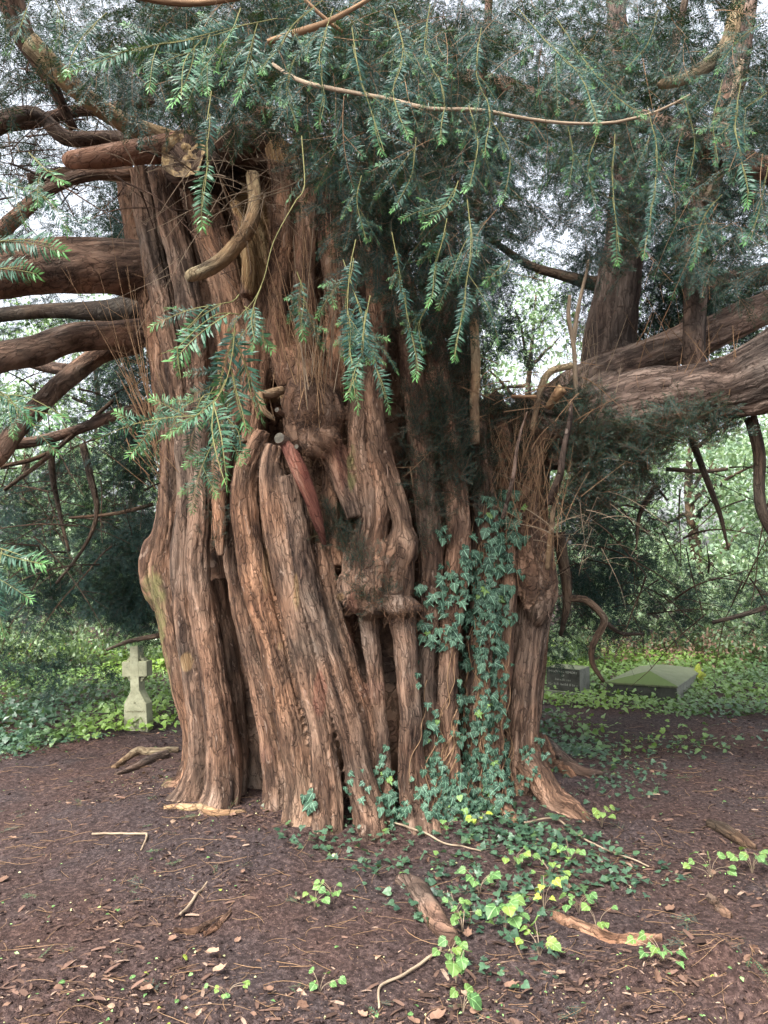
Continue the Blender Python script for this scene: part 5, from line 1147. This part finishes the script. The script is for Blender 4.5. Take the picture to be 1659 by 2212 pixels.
near_ = np.minimum(np.hypot(P2[:, 0] - bt.location.x, P2[:, 1] - bt.location.y + .3), np.hypot(P2[:, 0] - ct_.location.x, P2[:, 1] - ct_.location.y + .1)); P2[:, 2] -= .09 * np.clip(1.3 - near_, 0, 1) * (r.random(n) > .12); P2[:, 2] = np.maximum(P2[:, 2], gz(P2[:, 0], P2[:, 1]) + .01)
bad = ((np.abs(P2[:, 0] - bt.location.x) < .3) & (np.abs(P2[:, 1] - bt.location.y) < .3)); P2 = P2[~bad]; n = len(P2)
lit = np.clip(.22 + .6 * vn(P2 * [.8, .8, 0] + 3) + .07 * (P2[:, 1] - 7), 0, .85)  # sunlit patches of the far ivy, painted in as yellow-green leaf tint
leaves(A, [IVY_T, IVY_T3, KITE], P2, rdir(n, r) * [1, 1, .4], unit(r.normal(0, .45, (n, 3)) + [0, -.2, 1]), r.uniform(.035, .075, n), np.clip(r.normal(.5, .25, n), 0, 1), lit, r)
tag(A.build('ground_ivy', GIVY), 'low ivy and herbs carpeting the ground round the trunk and graves', 'ground cover', kind='stuff')

# litter on the bare earth
def bare(px, py):
    return np.clip(1.0 - 0.8 * dens(px, py), 0, 1)


OCT = dict(V=np.array([[1, 0, 0], [-1, 0, 0], [0, 1, 0], [0, -1, 0], [0, 0, .7], [0, 0, -.7], [.6, .6, .3], [-.6, .5, .35], [.5, -.6, .3], [-.5, -.6, .25]]), F={3: np.array([[0, 6, 4], [6, 2, 4], [2, 7, 4], [7, 1, 4], [1, 9, 4], [9, 3, 4], [3, 8, 4], [8, 0, 4], [0, 2, 6], [2, 1, 7], [1, 3, 9], [3, 0, 8]])}, M={3: np.zeros(12, int)}, A={'tint': np.zeros((10, 3)), 'leafco': np.zeros((10, 3)), 'flow': np.zeros((10, 3))})
STRIP = dict(V=np.array([[-.12, 0, 0], [.12, 0, .02], [.16, .5, .06], [-.14, .45, .07], [.07, 1, .0], [-.08, .93, .03]]), F={3: np.array([[0, 1, 2], [0, 2, 3], [3, 2, 4], [3, 4, 5]])}, M={3: np.zeros(4, int)}, A={'tint': np.zeros((6, 3)), 'leafco': np.zeros((6, 3)), 'flow': np.zeros((6, 3))})


def lay(n, tm, s0, s1, name, mat, label, cat, rng_y=(1.7, 8.0), lift=0.004, flat=0.25, pw=1.7, fn=bare, tmu=.42, tsd=.26, yng=None, hgt=0.0):
    P = scatter_ground(int(n * 1.5), -3.2, 3.2, *rng_y, fn, pw); P = P[r.random(len(P)) < np.clip(.5 + 1.1 * vn(P * [1.1, 1.5, 0] + 31) + .5 * vn(P * [4, 4, 0] + 7), .12, 1)]; m = len(P); P[:, 2] += lift + hgt * r.random(m); A = Acc()
    leaves(A, tm, P, np.stack([r.normal(0, 1, m), r.normal(0, .7, m), r.normal(0, flat * .5, m)], 1), unit(r.normal(0, flat, (m, 3)) + [0, 0, 1]), s0 + (s1 - s0) * r.random(m) ** 2.2, np.clip(r.normal(tmu, tsd, m), 0, 1), (r.random(m) < (yng or 0)) * .8, r)
    return tag(A.build(name, mat), label, cat, kind='stuff')


lay(26000, [OCT], .003, .014, 'soil_crumbs', CRUMB, 'loose dark crumbs of soil strewn over the bare earth', 'soil', flat=.6, lift=.001)
lay(13000, [STRIP], .010, .07, 'bark_litter', CHIP, 'scattered small red brown bark chips on the earth', 'litter', flat=.22, yng=.1, tmu=.28)
lay(20000, [STRIP], .008, .024, 'needle_litter', CHIP, 'fine dropped needles and bark crumbs on the earth', 'litter', flat=.3, tmu=.4, yng=.12)
lay(900, [OCT], .0035, .008, 'fallen_arils', BERRY, 'small pale seed husks dotted over the earth', 'seeds', flat=.5, lift=.003)
lay(560, [DEAD_T, OVAL_T], .025, .06, 'leaf_litter', DEADLEAF, 'small curled brown leaves scattered on the earth', 'leaves', flat=.4, lift=.006, yng=.2)
lay(900, [OVAL_T, KITE, IVY_T3], .012, .03, 'seedling_leaves', YOUNG, 'tiny light green seedlings dotted over the earth', 'seedlings', flat=.3, lift=.01, hgt=.015, pw=1.5, yng=.1)
A = Acc(); P = scatter_ground(1900, -3.2, 3.2, 1.8, 7.6, bare, 1.6)
for p_ in P:
    l = r.uniform(.02, .14) * r.choice([1, 1, 1, 2.0]); a_ = r.uniform(0, 6.283); u = np.linspace(-.5, .5, 7)[:, None]; Q = p_ + np.array([math.cos(a_), math.sin(a_) * .8, 0]) * u * l + np.array([-math.sin(a_), math.cos(a_), 0]) * (u ** 2) * l * r.normal(0, .3)
    Q = wob(Q, l * .05, r.uniform(0, 99)); Q[:, 2] = gz(Q[:, 0], Q[:, 1]) + .005 + .006 * r.random(); V, Fs, fl = tube(Q, np.linspace(1, .5, 7) * r.uniform(.0007, .0019), 4); A.add(V, Fs, {'flow': fl})
tag(A.build('twig_litter', TWIG), 'thin dry twigs strewn over the dark earth', 'twigs', kind='stuff')
A = Acc(); P = scatter_ground(190, -3, 3, 2, 6, bare, 1.5); n = len(P); P[:, 2] += .012; bake(A, FINE, P, rdir(n, r) * [1, 1, .15], np.tile([0, 0, 1.0], (n, 1)) + .2 * r.normal(0, 1, (n, 3)), r.uniform(.4, .9, n), r.normal(.2, .25, n), (r.random(n) > .5) * .6, None, r)
tag(A.build('dropped_sprigs', [NEEDLE, TWIG]), 'small green yew sprigs dropped on the earth', 'sprigs', kind='stuff')


# single things on the ground
def lie(name, pts, mat, label, cat, sides=12, rough=.2, lift=.5, step=.015, group=None):
    P = np.array([[*ong(a, b), rr_ * 1.0] for a, b, rr_ in pts]); d_ = np.linalg.norm(P[:, :3] - [0, 0, CAMZ], axis=1); P[:, 3] *= d_ / FP; P = smooth_path(P, step); P[:, 2] = gz(P[:, 0], P[:, 1]) + P[:, 3] * lift; P[:, 3] *= .7 if name == 'twig' else 1; P[:, :3] = wob(P[:, :3], .012 if name == 'twig' else .006, len(pts) * 1.7 + pts[0][0])
    o_ = P.mean(0)[:3]; V, Fs, fl = tube(P[:, :3], np.maximum(P[:, 3], .001), sides, rough, pts[0][0]); k = mk(name, V - o_, Fs, mat, None, {'flow': fl}, smooth=True); k.location = o_; return tag(k, label, cat, group)


lie('surface_root', [(862, 1898, 10), (900, 1915, 18), (930, 1960, 20), (960, 2000, 19), (985, 2020, 14)], BARK2, 'thick curved brown root lying bare among the ivy in front of the trunk', 'root', 16)
lie('surface_root', [(352, 1768, 4), (385, 1766, 6), (410, 1772, 8), (432, 1770, 7), (450, 1782, 8), (478, 1790, 7), (530, 1783, 3)], DEADWOOD, 'grey bent root in the bare earth in front of the left foot of the trunk', 'root')
lie('dead_branch', [(245, 1662, 5), (290, 1640, 8), (340, 1636, 9), (385, 1630, 7)], DEADWOOD, 'pale dead branch left of the trunk foot, upper arm of the fork', 'branch')
lie('dead_branch', [(250, 1680, 4), (300, 1660, 8), (330, 1648, 9), (360, 1640, 9)], BARK2, 'brown dead branch left of the trunk foot, lower arm of the fork', 'branch')
lie('twig', [(200, 1808, 3), (250, 1812, 3), (305, 1816, 3), (316, 1822, 3), (303, 1850, 2)], PALETWIG, 'thin pale twig with a sharp bend on the bare earth at left', 'twig', 8, .05, .8)
lie('twig', [(820, 2150, 3), (825, 2110, 3.5), (880, 2080, 4), (950, 2035, 4), (948, 2025, 2)], PALETWIG, 'pale twig with an elbow in the middle of the bare earth', 'twig', 8, .05, .8)
lie('twig', [(385, 1975, 3), (410, 1950, 4), (440, 1920, 3), (455, 1905, 2)], PALETWIG, 'short tan twig leaning over the bark chips at left', 'twig', 8, .05, .8)
lie('twig', [(830, 1800, 2), (900, 1815, 3), (970, 1835, 2.5), (1040, 1850, 2)], PALETWIG, 'long fine twig lying over the ivy at the trunk foot', 'twig', 8, .05, 2.5)
lie('twig', [(1130, 1800, 2.5), (1200, 1790, 2.5), (1280, 1830, 2.5), (1400, 1870, 2)], PALETWIG, 'long fine twig right of the front ivy patch', 'twig', 8, .05, 2.5)
lie('rotten_log', [(1535, 1775, 9), (1570, 1795, 12), (1605, 1812, 11), (1630, 1822, 6)], DARKBARK, 'short dark rotten piece of wood at the right edge', 'log', 12, .3)
lie('surface_root', [(1180, 1610, 14), (1215, 1670, 15), (1250, 1692, 12), (1300, 1690, 6)], BARK2, 'brown root running off behind the right foot of the trunk', 'root')
def slab(name, pts, w, mat, label, cat, th=.012, lift=.01, seed=1):
    """a curved strip of bark with torn ends and real thickness"""
    P = np.array([ong(a, b) for a, b in pts]); P = smooth_path(P, .03); n = len(P); rr_ = np.random.default_rng(seed); T = unit(np.gradient(P, axis=0)); S = unit(np.cross([0, 0, 1.0], T)); m = 7; u = np.linspace(-1, 1, m); s_ = np.linspace(0, 1, n); pr = np.clip(np.minimum(s_, 1 - s_) * 9, .25, 1) * (1 + .25 * vn(np.stack([s_ * 9, s_ * 0 + seed, s_ * 0], 1)))
    top = P[:, None, :] + S[:, None, :] * (u[None, :, None] * (w * pr)[:, None, None]); top[:, :, 2] = gz(P[:, 0], P[:, 1])[:, None] + lift + .5 * w * (1 - u[None] ** 2) + .012 * vn(np.stack([np.repeat(s_ * 14, m), np.tile(u * 4, n), np.full(n * m, seed)], 1)).reshape(n, m)
    bot = top - [0, 0, th]; V = np.concatenate([top.reshape(-1, 3), bot.reshape(-1, 3)]); i = np.arange(n - 1)[:, None] * m; j = np.arange(m - 1)[None]; F1 = np.stack([i + j, i + j + 1, i + m + j + 1, i + m + j], -1).reshape(-1, 4); F2 = F1[:, ::-1] + n * m
    bd = np.concatenate([np.arange(m), np.arange(1, n) * m + m - 1, (n - 1) * m + np.arange(m - 2, -1, -1), np.arange(n - 2, 0, -1) * m]); b2 = np.roll(bd, -1); F3 = np.stack([bd, bd + n * m, b2 + n * m, b2], 1)
    fl = np.stack([np.tile(u * w, n), np.repeat(np.linspace(0, np.linalg.norm(P[-1] - P[0]), n), m), np.full(n * m, seed)], 1); o_ = P.mean(0); k = mk(name, V - o_, [np.vstack([F1, F2, F3])], mat, None, {'flow': np.vstack([fl, fl])}, smooth=False); k.location = o_; return tag(k, label, cat)


slab('bark_slab', [(1195, 1962), (1260, 1990), (1330, 2012), (1430, 2020)], .034, BARK, 'long reddish slab of fallen bark at front right', 'bark', seed=3)
slab('bark_slab', [(1530, 1920), (1555, 1945), (1580, 1965)], .024, BARK, 'short brown slab of fallen bark near the right edge', 'bark', seed=4)
slab('bark_slab', [(375, 2002), (420, 1998), (465, 1980)], .014, BARK, 'narrow curled strip of bark on the bare earth at left', 'bark', seed=5, th=.006)
slab('bark_slab', [(440, 2005), (470, 1990), (500, 1965)], .012, CHIP if False else BARK, 'orange brown strip of bark beside the small leaf pile at left', 'bark', seed=6, th=.006)
slab('bark_slab', [(628, 1775), (660, 1772), (700, 1770)], .016, DEADWOOD, 'pale orange strip of bark at the foot of the central flutes', 'bark', seed=7, th=.006)
p = ong(592, 1772); V, Fs = blob(np.zeros(3), (.075, .05, .03), 3., .35, 20); k = mk('stone', V, Fs, GREYSTONE, smooth=True); k.location = (p[0], p[1], float(gz(p[0], p[1])) + .012); tag(k, 'flat grey stone at the foot of the central flutes', 'stone')
p = ong(722, 1862); V, Fs = blob(np.zeros(3), (.016, .014, .013), 5., .2, 14); k = mk('pebble', V, Fs, PALESTONE, smooth=True); k.location = (p[0], p[1], float(gz(p[0], p[1])) + .01); tag(k, 'small pinkish round pebble in front of the ivy', 'stone')
# dead leaves large enough to point at
DL = [(445, 2050, .075, 'pointed brown leaf lying flat near the bark strips at left', 0), (460, 2095, .06, 'buff dead leaf beneath the bark strips', 0), (575, 2125, .055, 'orange dead leaf alone on the pale smooth earth', 0), (330, 2130, .06, 'pinkish triangular dead leaf near the bottom left', 0), (35, 1808, .045, 'pale tan dead leaf at the left edge', 0), (440, 1858, .05, 'orange brown dead leaf in the middle of the left earth', 0),
      (1060, 2205, .09, 'red dead leaf at the bottom edge', 1), (1010, 2010, .06, 'folded orange leaf beside the nettle like plant', 0), (1230, 1915, .05, 'rust coloured leaf right of the front ivy', 0), (930, 2180, .07, 'brown dead leaf among the twigs at the bottom', 0), (1200, 2085, .05, 'brown leaf by the churned soil', 0), (1090, 2110, .06, 'crumpled buff leaf under the small plants', 0), (640, 1935, .04, 'brown leaf between the two chip drifts', 0), (1440, 1955, .06, 'dry brown leaf right of the long bark slab', 0)]
for i_, (a, b, s_, lb, red) in enumerate(DL):
    p = ong(a, b); an = r.uniform(0, 6.28); t_ = DEAD_T; V = t_['V'] * s_; V = V @ np.array([[math.cos(an), math.sin(an), 0], [-math.sin(an), math.cos(an), 0], [0, 0, 1]]); k = mk('dead_leaf', V, [t_['F'][3]], REDLEAF if red else DEADLEAF, None, {'tint': np.tile([r.uniform(.3, 1), r.choice([0, .5]), 0], (len(V), 1))}); k.location = (p[0], p[1], float(gz(p[0], p[1])) + .018); tag(k, lb, 'leaf')


# small light green plants in front
def plant(px, py, n, size, label, young=.0, h=.10, tm=SCAL_T, mat=None, seed=1, spread=.07):
    n = int(n * 1.6); size *= .82; rr_ = np.random.default_rng(seed); p = ong(px, py); z = float(gz(p[0], p[1])); o = empty('small_plant', (p[0], p[1], z), label, 'plant'); S = Acc()
    for k in range(n):
        an = rr_.uniform(0, 6.283); q = spread * rr_.uniform(.2, 1); hh = h * rr_.uniform(.45, 1.1); tip = np.array([q * math.cos(an), q * math.sin(an), hh]); Q = np.array([[0, 0, -.01], [tip[0] * .3, tip[1] * .3, hh * .6], tip]); V, Fs, fl = tube(smooth_path(Q, .01), np.full(len(smooth_path(Q, .01)), .0011), 4); S.add(V, Fs, {'flow': fl})
        A = Acc(); yd = np.array([[math.cos(an), math.sin(an) - .5, -.35 + rr_.normal(0, .2)]]); leaves(A, [tm], tip[None], yd, np.array([[rr_.normal(0, .3), -.45 + rr_.normal(0, .2), .9]]), np.array([size * rr_.uniform(.6, 1.2)]), np.array([rr_.uniform(.1, .95)]), np.array([np.clip(young + rr_.normal(0, .12), 0, 1)]), rr_)
        l = A.build('leaf', mat or YOUNG); l.parent = o
    s = S.build('stem', PALETWIG); s.parent = o


PL = [(1035, 1920, 4, .06, 'single broad scalloped green leaf plant in front of the ivy', 0, .12), (1000, 1995, 5, .055, 'light green lobed plant by the bare curved root', .05, .10), (1090, 1990, 5, .07, 'largest bright green scalloped plant in the front middle', .1, .13), (1175, 1950, 4, .055, 'yellowing plant with a drooping pale stem', .8, .15), (1165, 2040, 5, .06, 'lower green leaves of the drooping pale stem', .3, .12), (985, 2090, 4, .07, 'tall scalloped plant low in the front middle', 0, .15), (1000, 2155, 3, .06, 'green leaf pair near the bottom middle', 0, .08), (1030, 1810, 4, .045, 'small plant with one bright yellow leaf at the foot of the ivy', .75, .09),
      (965, 1812, 4, .042, 'light green tuft left of the yellow leaf', .1, .08), (1535, 1880, 6, .05, 'fresh green clump right of the ivy patch', .1, .10), (1625, 1870, 7, .055, 'fresh green clump at the right edge', .1, .12), (1300, 1790, 6, .05, 'pale green seedling by the burrow at the right root', .25, .10), (1230, 1860, 7, .05, 'pale green clump on the right of the ivy patch', .1, .09), (1250, 1960, 5, .05, 'green plant above the long bark slab', .05, .10), (1290, 2000, 4, .045, 'dark stemmed plant growing over the bark slab', .05, .14),
      (680, 1945, 5, .045, 'light green plant alone left of the curved root', .05, .08), (720, 1925, 4, .042, 'small round leaved plant left of centre', .05, .06), (970, 2050, 5, .05, 'grey green leaves beside the folded orange leaf', 0, .08), (490, 2140, 4, .03, 'tiny pale seedling at the lower left of centre', .2, .06), (690, 2120, 4, .035, 'trailing grey green sprig on the smooth earth', 0, .04), (1430, 2100, 7, .045, 'dull grey green trailing plant by the churned soil', 0, .06), (1110, 1870, 6, .045, 'bright herb clump within the front ivy', .15, .09), (1190, 1890, 6, .045, 'bright herb clump right of the front ivy', .1, .09), (985, 1960, 5, .04, 'small herb clump just right of the curved root', .1, .07)]
for k, (a, b, n_, s_, lb, yg, h_) in enumerate(PL): plant(a, b, n_, s_, lb, yg, h_, IVY_T if k in (3, 20) else SCAL_T, None, 300 + k, .05 + .01 * n_)
